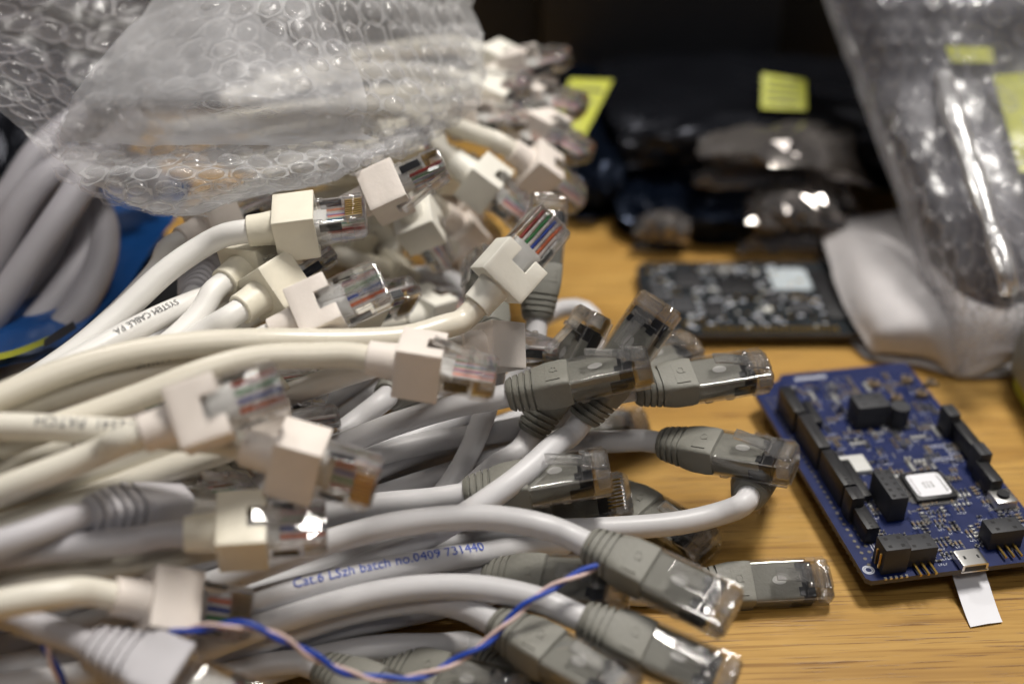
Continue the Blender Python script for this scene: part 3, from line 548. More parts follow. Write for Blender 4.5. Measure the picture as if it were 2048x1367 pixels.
# ------------------------------------------------------------------ thick grey cords coiled at the far left
CORD = [
 ([(-70,640,385),(-5,510,384),(40,420,384),(100,350,388),(180,320,398),(300,340,418)],'thick grey cord arching highest at the left edge'),
 ([(-110,760,372),(-20,640,372),(60,520,374),(130,420,378),(190,330,388),(270,240,408)],'thick grey cord running straight up under the bubble wrap at left'),
 ([(-120,560,412),(-40,470,408),(20,390,408),(80,300,414),(170,230,428)],'thick grey cord cut by the left edge of the picture'),
 ([(-90,560,402),(20,470,398),(80,400,398),(140,355,404),(220,345,414),(320,370,430)],'thick shaded grey cord just under the highest arch'),
 ([(-120,800,376),(-20,735,376),(70,650,380),(140,560,388),(180,480,398),(165,400,412),(100,350,428)],'thick grey cord curving beside the blue package'),
 ([(-140,880,364),(-20,800,366),(85,700,372),(168,598,382),(206,505,393),(198,425,406),(140,370,424)],'thick grey cord lowest at left, its bend touching the blue package'),
 ([(-140,770,390),(-30,680,388),(50,600,390),(110,520,396),(135,440,406),(110,380,420)],'thick shaded grey cord inside the bend beside the blue package'),
]
for pts, lab in CORD:
    path = catmull([P(*q) for q in pts], 4); root = empty('power_cord', path[0])
    link('jacket', tube_mesh('jacket', path, 5.0, 'cord', 18, path[0], rvar=.03), root); tag(root, lab, 'cord', 'thick cords coiled at the left')
# ------------------------------------------------------------------ twisted blue and white pair
def twisted(px, label, pitch=18.0):
    path = catmull([P(*q) for q in px], 1.2); T, U = frames(path); s = 0; A = []; B = []
    for i, p in enumerate(path):
        if i: s += (p - path[i-1]).length
        a = 2*math.pi*s/pitch; V = T[i].cross(U[i]); d = (U[i]*math.cos(a) + V*math.sin(a))*.56
        A.append(p + d); B.append(p - d)
    root = empty('twisted_wire', path[0]); tag(root, label, 'wire', 'blue and white twisted wire')
    link('blue_strand', tube_mesh('strand', A, .66, 'w_bl', 8, path[0]), root); link('white_strand', tube_mesh('strand', B, .46, 'pink', 8, path[0]), root)
twisted([(250,1300,268),(310,1278,262),(390,1256,256),(490,1250,255),(560,1274,258),(620,1308,262),(690,1342,266),(770,1357,269),(850,1348,271),(910,1322,273),(970,1285,274),(1015,1243,275),(1065,1198,276),(1130,1160,278),(1194,1132,281)],'blue and white twisted wire pair sagging across the cables at the bottom')
twisted([(60,1190,280),(78,1225,268),(84,1262,262),(98,1310,260),(118,1350,262),(140,1400,268)],'short piece of blue and white twisted wire in the bottom left corner')
# ------------------------------------------------------------------ sheets given by rows of control points
def patch(ctrl, nu, nv, wr=0.0, wscale=.03, seed=0.0, ridge=None):
    rows = [catmull_n(r, nu) for r in ctrl]; cols = [catmull_n([rows[j][i] for j in range(len(rows))], nv) for i in range(nu)]
    g = [[cols[i][j] for i in range(nu)] for j in range(nv)]
    if wr:
        h = [[None]*nu for _ in range(nv)]
        for j in range(nv):
            for i in range(nu):
                p = g[j][i]; n = nrm(g, i, j)
                w = noise.fractal(p*wscale + Vector((seed, 3.1*seed, 0)), .9, 2.1, 3)
                h[j][i] = p + n*(w*wr)
        g = h
    return g
def nrm(g, i, j):
    nv, nu = len(g), len(g[0]); a = g[j][min(i+1, nu-1)] - g[j][max(i-1, 0)]; b_ = g[min(j+1, nv-1)][i] - g[max(j-1, 0)][i]
    n = a.cross(b_)
    if n.length < 1e-9: return Vector((0, 0, 1))
    n.normalize(); return n
def catmull_n(pts, n):
    pts = [Vector(p) for p in pts]; m = len(pts)-1; out = []; q = [pts[0]*2-pts[1]] + pts + [pts[-1]*2-pts[-2]]
    for k in range(n):
        t = m*k/(n-1); i = min(int(t), m-1); t -= i; a, b_, c, d = q[i:i+4]
        out.append(.5*((2*b_) + (c-a)*t + (2*a-5*b_+4*c-d)*t*t + (3*b_-a-3*c+d)*t**3))
    return out
def grid_mesh(name, g, material, org):
    nv, nu = len(g), len(g[0]); vs_ = [p - org for r in g for p in r]
    return mesh_from(name, vs_, [(j*nu+i, j*nu+i+1, (j+1)*nu+i+1, (j+1)*nu+i) for j in range(nv-1) for i in range(nu-1)], material)
M['wrap'] = film_mat('bubble_wrap_film', (.765, .77, .795), .25, .55, .015, .30, 60, .25)
M['wrap_mid'] = film_mat('folded_middle_film', (.735, .74, .77), .27, .55, .008, .4, 40, .2)
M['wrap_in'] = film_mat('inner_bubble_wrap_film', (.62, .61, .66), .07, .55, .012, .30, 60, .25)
M['web'] = film_mat('milky_film', (.78, .785, .80), .38, .55, .02, .28, 90, .3)
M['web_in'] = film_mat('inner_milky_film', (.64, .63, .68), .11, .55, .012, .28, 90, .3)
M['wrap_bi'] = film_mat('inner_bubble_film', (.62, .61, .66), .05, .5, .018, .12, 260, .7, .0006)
M['wrap_b'] = film_mat('bubble_film', (.78, .775, .79), .10, .5, .05, .10, 260, .7, .0006)
M['wrap2'] = film_mat('clear_bubble_wrap_film', (.66, .65, .69), .17, .5, .016, .22, 80, .5)
M['web2'] = film_mat('clear_milky_film', (.70, .69, .73), .20, .5, .022, .2, 80, .5)
M['wrap2b'] = film_mat('clear_bubble_film', (.66, .65, .69), .04, .5, .03, .10, 220, .7, .0006)
def bubble_meshes(material, web):
    out = []
    for s_ in range(4):
        vs_ = []; fs = []; n = 12; prof = [(4.55, 0), (4.4, 1.1), (3.6, 2.3), (2.0, 3.0)]
        for r, z in prof:
            for k in range(n):
                a = 2*math.pi*k/n; jit = 1 + .10*noise.noise(Vector((math.cos(a)*1.6 + s_*9, math.sin(a)*1.6, z)))
                vs_.append((r*math.cos(a)*jit, r*math.sin(a)*jit, z*(1 + .35*noise.noise(Vector((math.cos(a)*r*.5, math.sin(a)*r*.5, s_*5.0))))))
        vs_.append((0, 0, 2.9 + (s_-1.5)*.5))
        for k in range(n):
            a = 2*math.pi*k/n; hx = 5.25/max(abs(math.cos((a - math.pi/6) % (math.pi/3) - math.pi/6)), .5) if False else 5.35/math.cos(((a + math.pi/6) % (math.pi/3)) - math.pi/6)
            vs_.append((hx*math.cos(a), hx*math.sin(a), .12))
        for j in range(3): fs += [(j*n+k, j*n+(k+1) % n, (j+1)*n+(k+1) % n, (j+1)*n+k) for k in range(n)]
        fs += [(3*n+k, 3*n+(k+1) % n, 4*n) for k in range(n)]; m_ = [0]*len(fs)
        fs += [(4*n+1+k, 4*n+1+(k+1) % n, (k+1) % n, k) for k in range(n)]; m_ += [1]*n
        out.append(mesh_from('bubble', vs_, fs, material, True, [web], m_))
    return out
def add_bubbles(root, g, meshes, pitch=10.9, side=1, keep=lambda p: True, edge=1):
    """hex-packed bubbles on the sheet, each one an object"""
    org = root.location/S; nv, nu = len(g), len(g[0])
    lu = sum((g[nv//2][i+1]-g[nv//2][i]).length for i in range(nu-1)); lv = sum((g[j+1][nu//2]-g[j][nu//2]).length for j in range(nv-1))
    rows = int(lv/(pitch*.866)); colsn = int(lu/pitch); n = 0
    for a in range(rows):
        for c in range(colsn):
            u = (c + .5 + (.5 if a % 2 else 0))/colsn; v = (a + .6)/rows
            if u >= .985 or v >= .99: continue
            fi, fj = u*(nu-1), v*(nv-1); i, j = min(int(fi), nu-2), min(int(fj), nv-2)
            p = g[j][i].lerp(g[j][i+1], fi-i).lerp(g[j+1][i].lerp(g[j+1][i+1], fi-i), fj-j)
            if not keep(p): continue
            nn = nrm(g, i, j)*side
            if nn.length < .5: continue
            p = p + Vector((random.uniform(-.5, .5), random.uniform(-.5, .5), 0)); au = (g[j][i+1]-g[j][i]); ls = au.length*(nu-1)/lu; lt = (g[j+1][i]-g[j][i]).length*(nv-1)/lv
            x = au.normalized(); y = nn.cross(x).normalized(); pk = pitch/10.6; sx, sy = max(.5, min(1.15, ls))*pk, max(.45, min(1.15, lt))*pk
            q = random.uniform(.35, .85) if random.random() > .14 else .12; rs = random.uniform(.88, 1.06); sx *= rs; sy *= rs
            m_ = Matrix(((x.x*sx, y.x*sy, nn.x*q, 0), (x.y*sx, y.y*sy, nn.y*q, 0), (x.z*sx, y.z*sy, nn.z*q, 0), (0, 0, 0, 1)))
            m_.translation = (p - org)*S
            link('bubble', random.choice(meshes), root, m_); n += 1
    return n
PP = lambda rows: [[P(*q) for q in r] for r in rows]
# ------------------------------------------------------------------ bubble wrap lying over the pile, upper left
root = empty('bubble_wrap', P(340, 425, 322)); tag(root, 'large milky bubble wrap sheet folded over the cables at upper left', 'bubble wrap')
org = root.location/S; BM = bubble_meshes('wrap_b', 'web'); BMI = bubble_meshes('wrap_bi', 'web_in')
A = patch(PP([
 [(290,-170,400),(450,-170,388),(600,-170,388),(750,-170,398),(860,-170,412),(945,-160,428)],
 [(300,-10,372),(440,-10,352),(600,-10,350),(750,-10,365),(860,-5,385),(940,-5,405)],
 [(222,105,352),(390,108,335),(560,110,335),(720,110,350),(865,112,370),(968,100,392)],
 [(160,195,344),(335,200,325),(540,205,325),(705,208,340),(855,212,358),(962,198,380)],
 [(112,282,347),(330,293,337),(520,291,336),(700,286,346),(812,266,358),(905,250,375)],
 [(150,345,329),(330,345,318),(520,340,318),(680,325,330),(775,300,345),(868,262,362)],
 [(232,398,326),(342,408,318),(510,386,320),(650,356,332),(742,316,347),(855,267,368)],
 [(272,408,334),(347,424,329),(500,395,332),(640,360,344),(732,318,359),(845,268,379)],
 [(275,385,356),(347,398,355),(500,372,360),(640,342,372),(732,300,385),(840,258,400)]]), 90, 120, 2.6, .04, 1.0)
link('folded_sheet', grid_mesh('folded_sheet', A, 'wrap', org), root)
Mid = patch(PP([
 [(320,-60,368),(400,-60,356),(520,-60,352),(660,-60,362)],[(285,20,356),(390,20,344),(510,20,340),(640,20,352)],[(205,115,342),(350,115,328),(500,115,326),(700,112,346)],
 [(150,195,336),(320,200,318),(500,205,317),(730,208,338)],[(125,250,337),(310,262,323),(510,262,322),(720,258,338)],[(120,283,339),(320,290,327),(510,289,326),(760,278,346)]]), 60, 60, 1.6, .05, 2.0)
link('middle_sheet', grid_mesh('middle_sheet', Mid, 'wrap_mid', org), root)
add_bubbles(root, A[:84], BM, 9.4, -1); add_bubbles(root, A[80:], BM, 8.6, 1)
Bk = patch(PP([
 [(-140,60,346),(-70,30,362),(20,-60,388),(120,-170,412)],
 [(-40,188,337),(20,130,348),(90,40,370),(190,-110,400)],
 [(60,282,333),(105,225,344),(165,120,366),(280,-20,392)],
 [(132,352,329),(172,305,342),(240,215,360),(360,90,380)],
 [(232,404,326),(262,362,340),(315,290,352),(420,220,364)],
 [(338,432,321),(345,398,336),(390,350,346),(480,300,352)]]), 50, 70, 2.4, .04, 4.0)
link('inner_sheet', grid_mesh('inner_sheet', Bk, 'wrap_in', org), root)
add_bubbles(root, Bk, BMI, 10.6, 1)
# ------------------------------------------------------------------ bubble wrap pouch with boards in it, upper right
root = empty('bubble_wrap_pouch', P(1920, 745, 417)); tag(root, 'clear bubble wrap pouch with yellow stickered boards inside, at right', 'bubble wrap'); org = root.location/S
BM2 = bubble_meshes('wrap2b', 'web2')
front = [
 [(1600,-160,492),(1700,-160,462),(1790,-160,452),(1880,-160,446),(1960,-160,447),(2190,-160,455)],
 [(1650,0,478),(1740,0,450),(1810,0,440),(1890,0,432),(1965,0,432),(2190,0,440)],
 [(1705,150,462),(1780,150,440),(1840,150,432),(1892,150,428),(1975,150,428),(2190,150,434)],
 [(1778,350,440),(1830,350,414),(1890,350,408),(1948,350,404),(2020,350,404),(2200,350,404)],
 [(1845,550,424),(1885,550,404),(1935,550,392),(2004,550,384),(2055,545,386),(2210,540,394)],
 [(1885,690,417),(1920,680,405),(1960,676,400),(2010,670,396),(2070,660,397),(2210,640,402)],
 [(1915,750,414),(1940,733,411),(1975,718,410),(2020,705,409),(2070,692,410),(2210,680,414)]]
Fp = patch(PP(front), 70, 90, 2.2, .05, 9.0); link('front_sheet', grid_mesh('front_sheet', Fp, 'wrap2', org), root)
back = [[(x, y, Z + (6 if i == 0 else 44 if k < 5 else 12)) for i, (x, y, Z) in enumerate(r)] for k, r in enumerate(front)]
Bp = patch(PP(back), 40, 50, 2.0, .06, 19.0); link('back_sheet', grid_mesh('back_sheet', Bp, 'wrap2', org), root)
add_bubbles(root, Fp, BM2, 9.6, 1)
rp = catmull([P(*q) for q in ((1885,150,428),(1906,225,415),(1935,310,404.5),(1968,410,392.5),(1995,490,383.5),(2013,550,378),(2018,580,381))], 2)
M['ridge'] = film_mat('folded_film', (.72, .71, .74), .30, .5, .45, .24, 130, .7); M['seam'] = film_mat('welded_film', (.78, .77, .80), .30, .5, .08, .2, 90, .6)
link('fold_ridge', tube_mesh('fold_ridge', rp, 3.2, 'ridge', 16, org, rvar=.5), root)
seam = [[P(x - 3, y, Z - 1) for x, y, Z in [r[0] for r in front]], [P(x + 11, y, Z - 3) for x, y, Z in [r[0] for r in front]], [P(x + 24, y, Z - 4) for x, y, Z in [r[0] for r in front]]]
link('edge_seam', grid_mesh('edge_seam', patch(seam, 60, 6, 1.2, .12, 31.0), 'seam', org), root)
yel = mat('yellow_label', (.46, .48, .012), .55, vary=.1); ink = mat('label_ink', (.05, .05, .03), .6); M['yel'] = yel; M['ink'] = ink
M['packed'] = mat('packed_bag', (.055, .055, .07), .38, .3, vary=.5, vscale=60, bump=.6, bscale=60)
r2 = empty('shielding_bag', P(1950, 660, 425)); tag(r2, 'dark shielding bag with yellow labels packed inside the bubble wrap pouch', 'bag'); o2 = r2.location/S
inner = [[(x + (14 if i == 0 else 0), y, Z + (4 if i == 0 else 20)) for i, (x, y, Z) in enumerate(r)] for r in front[:-1]]
gi = patch(PP(inner), 40, 40, 3.0, .04, 23.0); link('film', grid_mesh('film', gi, 'packed', o2), r2)
def lab_patch(quad):
    a, b_, c, d = [P(*q) for q in quad]; link('label', mesh_from('label', [v - o2 for v in (a, b_, d, c)], [(0, 1, 2, 3)], 'yel', False), r2)
lab_patch([(1890,92,448),(1985,94,448),(1903,124,445),(1990,126,445)]); lab_patch([(1985,150,441),(2120,140,441),(2040,345,417),(2150,340,417)])
# ------------------------------------------------------------------ white foam pouch on the table
M['foam'] = mat('white_foam', (.60, .575, .58), .7, vary=.05, vscale=30, bump=.15, bscale=400)
root = empty('foam_pouch', G(1900, 730, 0)); tag(root, 'white foam pouch lying between the black board and the bubble wrap pouch', 'foam pouch'); org = root.location/S
top = PP([
 [(1640,452,490),(1700,430,486),(1800,420,480),(1900,420,475),(2010,430,470)],
 [(1652,500,468),(1715,480,455),(1800,475,446),(1900,480,440),(2030,490,436)],
 [(1682,600,440),(1735,570,430),(1810,560,424),(1910,570,420),(2050,580,415)],
 [(1722,672,424),(1765,650,416),(1830,645,412),(1920,650,409),(2050,640,404)],
 [(1742,702,421),(1790,700,418),(1860,712,416),(1928,748,412),(2060,700,408)],
 [(1745,704,423),(1795,703,421),(1862,716,419),(1930,752,415),(2060,705,412)]])
Fo = patch(top, 40, 40, 1.6, .03, 2.0); link('top_layer', grid_mesh('top_layer', Fo, 'foam', org), root)
lowr = [[Vector((p.x, p.y, max(1.0, p.z*.12))) for p in r] for r in Fo[::4]]
link('bottom_layer', grid_mesh('bottom_layer', lowr, 'foam', org), root)
# ------------------------------------------------------------------ dark shielding bags at the back
def esd(name, col, rough=.2, bs=.45):
    m = mat(name, col, rough, 0.75, .6, vary=.25, vscale=30); nt = m.node_tree; b_ = nt.nodes['Principled BSDF']; tc = nt.nodes.new('ShaderNodeTexCoord')
    n = nt.nodes.new('ShaderNodeTexNoise'); n.inputs['Scale'].default_value = 17; n.inputs['Detail'].default_value = 2; n.inputs['Distortion'].default_value = 1.2; nt.links.new(tc.outputs['Object'], n.inputs['Vector'])
    u = nt.nodes.new('ShaderNodeBump'); u.inputs['Strength'].default_value = bs; u.inputs['Distance'].default_value = .003; nt.links.new(n.outputs['Fac'], u.inputs['Height']); nt.links.new(u.outputs[0], b_.inputs['Normal'])
    return m
M['esd'] = esd('shielding_film', (.022, .024, .032), .24); M['esd2'] = esd('shiny_shielding_film', (.30, .275, .26), .09, .05); M['esd3'] = esd('blue_black_film', (.008, .014, .030), .2)
def bag(rows, material, label, wr, seed, cat='bag', grp='dark shielding bags at the back', lines=None):
    nu, nv = (11, 9) if material == 'esd2' else (19, 15); rr = random.Random(int(seed*10)); g = patch(PP(rows), nu, nv, 0)
    g = [[g[j][i] + nrm(g, i, j)*(rr.uniform(-1, 1)*wr*.55 + abs(noise.noise(g[j][i]*.03 + Vector((seed, 0, 0))))*wr*2) + Vector((rr.uniform(-1, 1), rr.uniform(-1, 1), 0))*wr*.5 for i in range(nu)] for j in range(nv)]
    org = Vector((sum(p.x for p in g[-1])/nu, sum(p.y for p in g[-1])/nu, 0)); root = empty('shielding_bag', org); tag(root, label, cat, grp)
    fm = mesh_from('front_film', [p - org for r in g for p in r], [t for j in range(nv-1) for i in range(nu-1) for t in (((j*nu+i, j*nu+i+1, (j+1)*nu+i+1), (j*nu+i, (j+1)*nu+i+1, (j+1)*nu+i)) if (i + j) % 2 else ((j*nu+i, j*nu+i+1, (j+1)*nu+i), (j*nu+i+1, (j+1)*nu+i+1, (j+1)*nu+i)))], material)
    link('front_film', auto_smooth(fm, 13), root)
    bk = [[Vector((p.x, p.y + 6, max(.6, p.z - 16))) for p in r] for r in g[::3]]
    link('back_film', grid_mesh('back_film', bk, material, org), root)
    return root, g, org
def label_on(root, org, quad, nlines=4):
    a, b_, c, d = [P(*q) for q in quad]; up = (CAMP - (a+d)/2).normalized()*.6
    lab = link('label', mesh_from('label', [v - org for v in (a, b_, d, c)], [(0, 1, 2, 3)], 'yel', False), root)
    mb = MB()
    for k in range(nlines):
        t0, t1 = .16 + k*.2, .21 + k*.2; x0, x1 = .12, .88 - .1*(k % 2)
        q = lambda u, v: (a.lerp(b_, u)).lerp(c.lerp(d, u), v) - org + up
        mb.add([q(x0, t0), q(x1, t0), q(x1, t1), q(x0, t1)], [(0, 1, 2, 3)])
    link('print_line', mb.mesh('print_line', 'ink'), lab)
r_, g_, o_ = bag([[(1190,120,575),(1350,105,575),(1550,105,575),(1790,120,565),(1960,140,560)],[(1205,200,530),(1370,190,520),(1560,190,518),(1780,200,512),(1960,220,512)],[(1240,280,508),(1390,265,495),(1580,262,492),(1770,280,492),(1950,300,492)],[(1260,335,510),(1400,325,505),(1580,310,503),(1780,350,494),(1950,400,488)]], 'esd', 'dark shielding bag lying flat with the right yellow sticker', 1.6, 3.0)
label_on(r_, o_, [(1524,146,505),(1612,160,505),(1522,217,498),(1614,221,498)])
r_, g_, o_ = bag([[(1130,120,575),(1200,130,575),(1300,150,575)],[(1112,230,535),(1180,240,528),(1275,255,530)],[(1112,335,508),(1180,345,500),(1255,355,508)],[(1135,415,508),(1190,405,503),(1235,400,510)]], 'esd3', 'blue black shielding bag with the left yellow sticker', 1.8, 5.0)
label_on(r_, o_, [(1140,157,500),(1226,160,505),(1098,268,484),(1164,282,484)], 2)
bag([[(1398,262,492),(1480,250,490),(1600,246,488),(1700,258,488)],[(1392,292,478),(1480,282,474),(1600,278,472),(1715,295,474)],[(1398,322,477),(1480,326,472),(1600,330,470),(1735,350,472)],[(1430,340,488),(1490,350,485),(1600,356,483),(1760,390,480)],[(1450,335,500),(1500,340,498),(1600,345,496),(1760,400,492)]], 'esd2', 'shiny crumpled shielding bag with the brightest glints', 2.4, 7.0)
bag([[(1228,330,525),(1340,322,520),(1480,345,508),(1640,350,500)],[(1235,400,502),(1340,390,496),(1490,388,488),(1680,400,485)],[(1252,455,493),(1350,450,487),(1500,440,482),(1680,452,480)],[(1268,484,500),(1350,482,497),(1500,478,494),(1680,485,489)]], 'esd3', 'blue black shielding bag in front of the other bags, behind the black board', 2.2, 11.0)
bag([[(1490,400,486),(1530,365,484),(1590,355,482),(1660,380,480)],[(1492,440,476),(1535,405,473),(1600,400,471),(1680,420,470)],[(1510,462,478),(1560,455,475),(1620,452,473),(1700,470,472)],[(1515,470,486),(1560,468,484),(1620,466,482),(1700,480,480)]], 'esd2', 'small shiny rolled bag end right above the black board', 2.2, 13.0)
bag([[(1262,440,488),(1300,415,486),(1345,418,486),(1380,440,487)],[(1268,470,482),(1305,452,479),(1345,452,479),(1380,465,481)],[(1275,492,487),(1310,490,485),(1345,488,485),(1378,490,486)]], 'esd2', 'small shiny bag corner at the left front of the shielding bags', 2.0, 17.0)
bag([[(-150,60,520),(0,60,515),(120,90,512),(260,120,510)],[(-150,200,480),(0,190,470),(110,200,468),(230,220,470)],[(-150,330,450),(0,320,440),(90,320,438),(200,330,442)],[(-150,420,440),(0,410,432),(90,400,432),(200,400,436)]], 'esd', 'dark bag behind the thick cords at the left edge', 3.0, 21.0)
# dark boxes standing behind the bags
M['carton'] = mat('black_carton', (.016, .017, .021), .6, vary=.25, vscale=15, bump=.1); M['carton2'] = mat('brown_black_carton', (.012, .009, .006), .7, vary=.3, vscale=12)
def carton(name, x0, x1, y0, d, z1, m, label):
    b = MB(); b.box(-(x1-x0)/2, (x1-x0)/2, 0, d, 0, z1, ch=2.0); o = tag(link(name, auto_smooth(b.mesh(name, m))), label, 'box'); o.location = ((x0+x1)/2*S, y0*S, 0); return o
carton('black_box', -420, 15, 590, 90, 330, 'carton', 'black box standing behind the bubble wrap, left of the dark grey panel')
carton('dark_box', 14, 128, 560, 120, 330, 'carton', 'dark grey upright box behind the shielding bags, centre top')
carton('brown_black_box', 130, 330, 575, 120, 330, 'carton2', 'brownish black box between the centre box and the bubble wrap pouch')
# grey thing cut by the right edge
M['casing'] = mat('blue_grey_casing', (.34, .37, .37), .5, vary=.1); M['lime'] = mat('lime_foot', (.45, .50, .05), .5)
root = empty('grey_case', G(2190, 838, 0)); tag(root, 'blue grey rounded case with lime base cut off by the right edge', 'case')
b = MB(); b.loft([[(x, y, z) for (_, x, y) in sup(0, hw, hd, 5, 28)] for z, hw, hd in ((7, 23, 24), (9, 24.5, 25), (20, 25, 25), (27, 23.5, 24), (30, 20, 20))]); link('shell', auto_smooth(b.mesh('shell', 'casing')), root)
b = MB(); b.loft([[(x, y, z) for (_, x, y) in sup(0, hw, hd, 5, 28)] for z, hw, hd in ((.3, 20, 21), (2, 22.5, 23.5), (6.8, 22.8, 23.8))]); link('base', auto_smooth(b.mesh('base', 'lime')), root)
# ------------------------------------------------------------------ blue package at the left
M['bluepack'] = mat('blue_film', (.006, .058, .215), .3, 0, .5, vary=.3, vscale=25, bump=.5, bscale=60); M['band'] = mat('black_band', (.012, .012, .014), .4); M['ystripe'] = mat('yellow_stripe', (.30, .31, .02), .5)
root = empty('blue_package', G(160, 700, 0)); tag(root, 'glossy blue package with yellow stripe behind the cables at left', 'package'); org = root.location/S
g = patch(PP([[(-80,300,470),(100,300,465),(260,330,460),(390,370,455)],[(-80,420,440),(60,430,432),(200,430,430),(345,438,432)],[(-90,560,405),(40,560,398),(150,560,396),(262,560,400)],[(-100,660,380),(0,655,372),(80,650,370),(170,650,374)],[(-130,760,360),(-60,750,352),(0,735,350),(90,715,354)]]), 40, 40, 2.0, .04, 6.0)
link('film', grid_mesh('film', g, 'bluepack', org), root)
link('under_film', grid_mesh('under_film', [[Vector((p.x, p.y+4, max(.6, p.z-30))) for p in r] for r in g[::3]], 'band', org), root)
up = Vector((0, 0, .8))
st = patch(PP([[(-60,722,356),(30,703,355),(118,668,362)],[(-60,735,350),(30,716,349),(112,684,354)]]), 16, 8); link('stripe', grid_mesh('stripe', [[p + up for p in r] for r in st], 'ystripe', org), root)
st = patch(PP([[(90,690,351),(115,672,356),(148,652,362)],[(90,704,347),(118,690,350),(156,666,357)]]), 12, 8); link('edge_band', grid_mesh('edge_band', [[p + up*2.2 for p in r] for r in st], 'band', org), root)
# ------------------------------------------------------------------ circuit boards
M['pcb_blue'] = mat('blue_solder_mask', (.0015, .010, .078), .45, vary=.22, vscale=160); M['pcb_edge'] = mat('board_edge', (.09, .08, .07), .6)
M['pcb_black'] = mat('black_solder_mask', (.016, .020, .024), .35, vary=.4, vscale=140); M['tin'] = mat('tinned_metal', (.62, .61, .58), .3, 1.0); M['silk'] = mat('silkscreen', (.66, .68, .74), .6)
M['hdr'] = mat('header_plastic', (.02, .02, .023), .5, vary=.15); M['hdrt'] = mat('header_top', (.034, .035, .040), .6, vary=.12); M['paper'] = mat('white_paper', (.80, .80, .84), .75, vary=.03); M['smd_b'] = mat('tan_part', (.20, .14, .08), .5)
M['ceramic'] = mat('pale_module', (.62, .62, .58), .5, vary=.1); M['steel'] = mat('brushed_steel', (.66, .65, .63), .35, 1.0)
class Board:
    def __init__(s, name, corner, ang, z, label):
        s.root = empty(name, Vector((corner.x, corner.y, z))); s.root.rotation_euler = (0, 0, ang); tag(s.root, label, 'circuit board'); s.o = Vector((corner.x, corner.y, z)); s.ca, s.sa = math.cos(ang), math.sin(ang)
    def at(s, px, py, h=0.0):           # board coordinates of a point seen at a pixel, h above the board
        p = G(px, py, s.o.z + h) - s.o; return (p.x*s.ca + p.y*s.sa, -p.x*s.sa + p.y*s.ca)
    def part(s, name, mb, m, extra=None, par=None, smooth=25): return link(name, auto_smooth(mb.mesh(name, m, False, extra), smooth), par or s.root)
    def boxpart(s, name, x0, x1, y0, y1, h, m, z0=0.0, ch=.15, par=None):
        b = MB(); b.box(min(x0, x1), max(x0, x1), min(y0, y1), max(y0, y1), z0, z0+h, ch=ch); return s.part(name, b, m, par=par)
def pins(mb, x0, y0, dx, dy, n, z0, z1, w=.32, mi=0):
    for k in range(n): mb.box(x0+dx*k-w, x0+dx*k+w, y0+dy*k-w, y0+dy*k+w, z0, z1, mi)
# --- blue board
nl = G(1735, 1162, 8.4); bd = Board('blue_circuit_board', nl, math.radians(9.6), 8.4, 'blue development board with black headers lying on the wooden table')
W_, L_ = 57.0, 98.0
def outline(pts, z0, z1, m, edge): 
    n = len(pts); vs_ = [(x, y, z1) for x, y in pts] + [(x, y, z0) for x, y in pts]
    return vs_, [tuple(range(n))] + [tuple(range(2*n-1, n-1, -1))] + [(k, n+k, n+(k+1) % n, (k+1) % n) for k in range(n)], [0, 1] + [1]*n
vs_, fs, mi = outline([(1.2, 0), (W_-1.2, 0), (W_, 1.2), (W_, L_-1), (W_-1, L_), (12, L_), (11, L_-2.5), (1, L_-8), (0, L_-9), (0, 1.2)], -1.6, 0, 'pcb_blue', 'pcb_edge')
link('board', mesh_from('board', vs_, fs, 'pcb_blue', False, ['pcb_edge'], mi), bd.root)
b = MB(); pins(b, 4, 12, 0, 2.54, 30, -8.3, -1.6); pins(b, 52, 20, 0, 2.54, 26, -8.3, -1.6); bd.part('underside_pins', b, 'tin')
def hdr(x0, y0, x1, y1, h, n, two=True, top='hdrt', name='pin_header'):
    b = MB(); b.box(x0, x1, y0, y1, 0.05, h, 0, ch=.2); nx = 2 if two else 1
    for i in range(nx):
        for k in range(n):
            xx = x0 + (x1-x0)*(i+.5)/nx; yy = y0 + (y1-y0)*(k+.5)/n; b.box(xx-.5, xx+.5, yy-.5, yy+.5, h-.02, h+.03, 1)
    return bd.part(name, b, top, ['black'])
A_ = bd.at
def seg(p, q, half, h, n, two=True, top='hdr', name='pin_header'):
    a, c = A_(*p, h), A_(*q, h); x = (a[0]+c[0])/2; return hdr(x-half, min(a[1], c[1]), x+half, max(a[1], c[1]), h, n, two, top, name)
seg((1568,772), (1604,822), 1.9, 8.5, 10, False, 'black'); seg((1606,826), (1652,893), 1.9, 8.5, 10, False, 'hdr'); seg((1655,898), (1700,968), 1.9, 8.3, 10, False, 'black'); seg((1702,972), (1718,996), 1.9, 8.6, 4, False, 'hdr'); seg((1718,1000), (1741,1056), 1.9, 5.5, 8, False, 'black')  # paler header sections: light reflected off their tops put into the colour
seg((1612,800), (1640,842), 1.3, 3.0, 8, False, 'black'); seg((1690,918), (1735,990), 1.3, 2.6, 10, False, 'black')
seg((1893,808), (1912,830), 1.9, 8.6, 4, False, 'hdrt'); seg((1910,834), (1955,890), 1.8, 6.0, 12, False, 'black'); seg((1955,884), (1974,908), 1.9, 8.6, 4, False, 'hdrt'); seg((1968,918), (1990,962), 1.8, 6.0, 8, False, 'black')
x, y = A_(1740, 800, 8); hdr(x-5.2, y-4, x+5.2, y+3.5, 8.2, 2, True, 'hdrt', 'relay'); b = MB(); pins(b, x-4.2, y-6.5, 2.1, 0, 5, 0, .5, .45); bd.part('solder_pins', b, 'tin')
x, y = A_(1802, 812, 7); b = MB(); b.cyl((x, y, .1), 3.0, 7.0, 20); bd.part('capacitor', b, 'hdrt'); b = MB(); b.box(x-3.3, x+3.3, y-3.3, y+3.3, 0, .6, ch=.2); bd.part('capacitor_base', b, 'hdr')
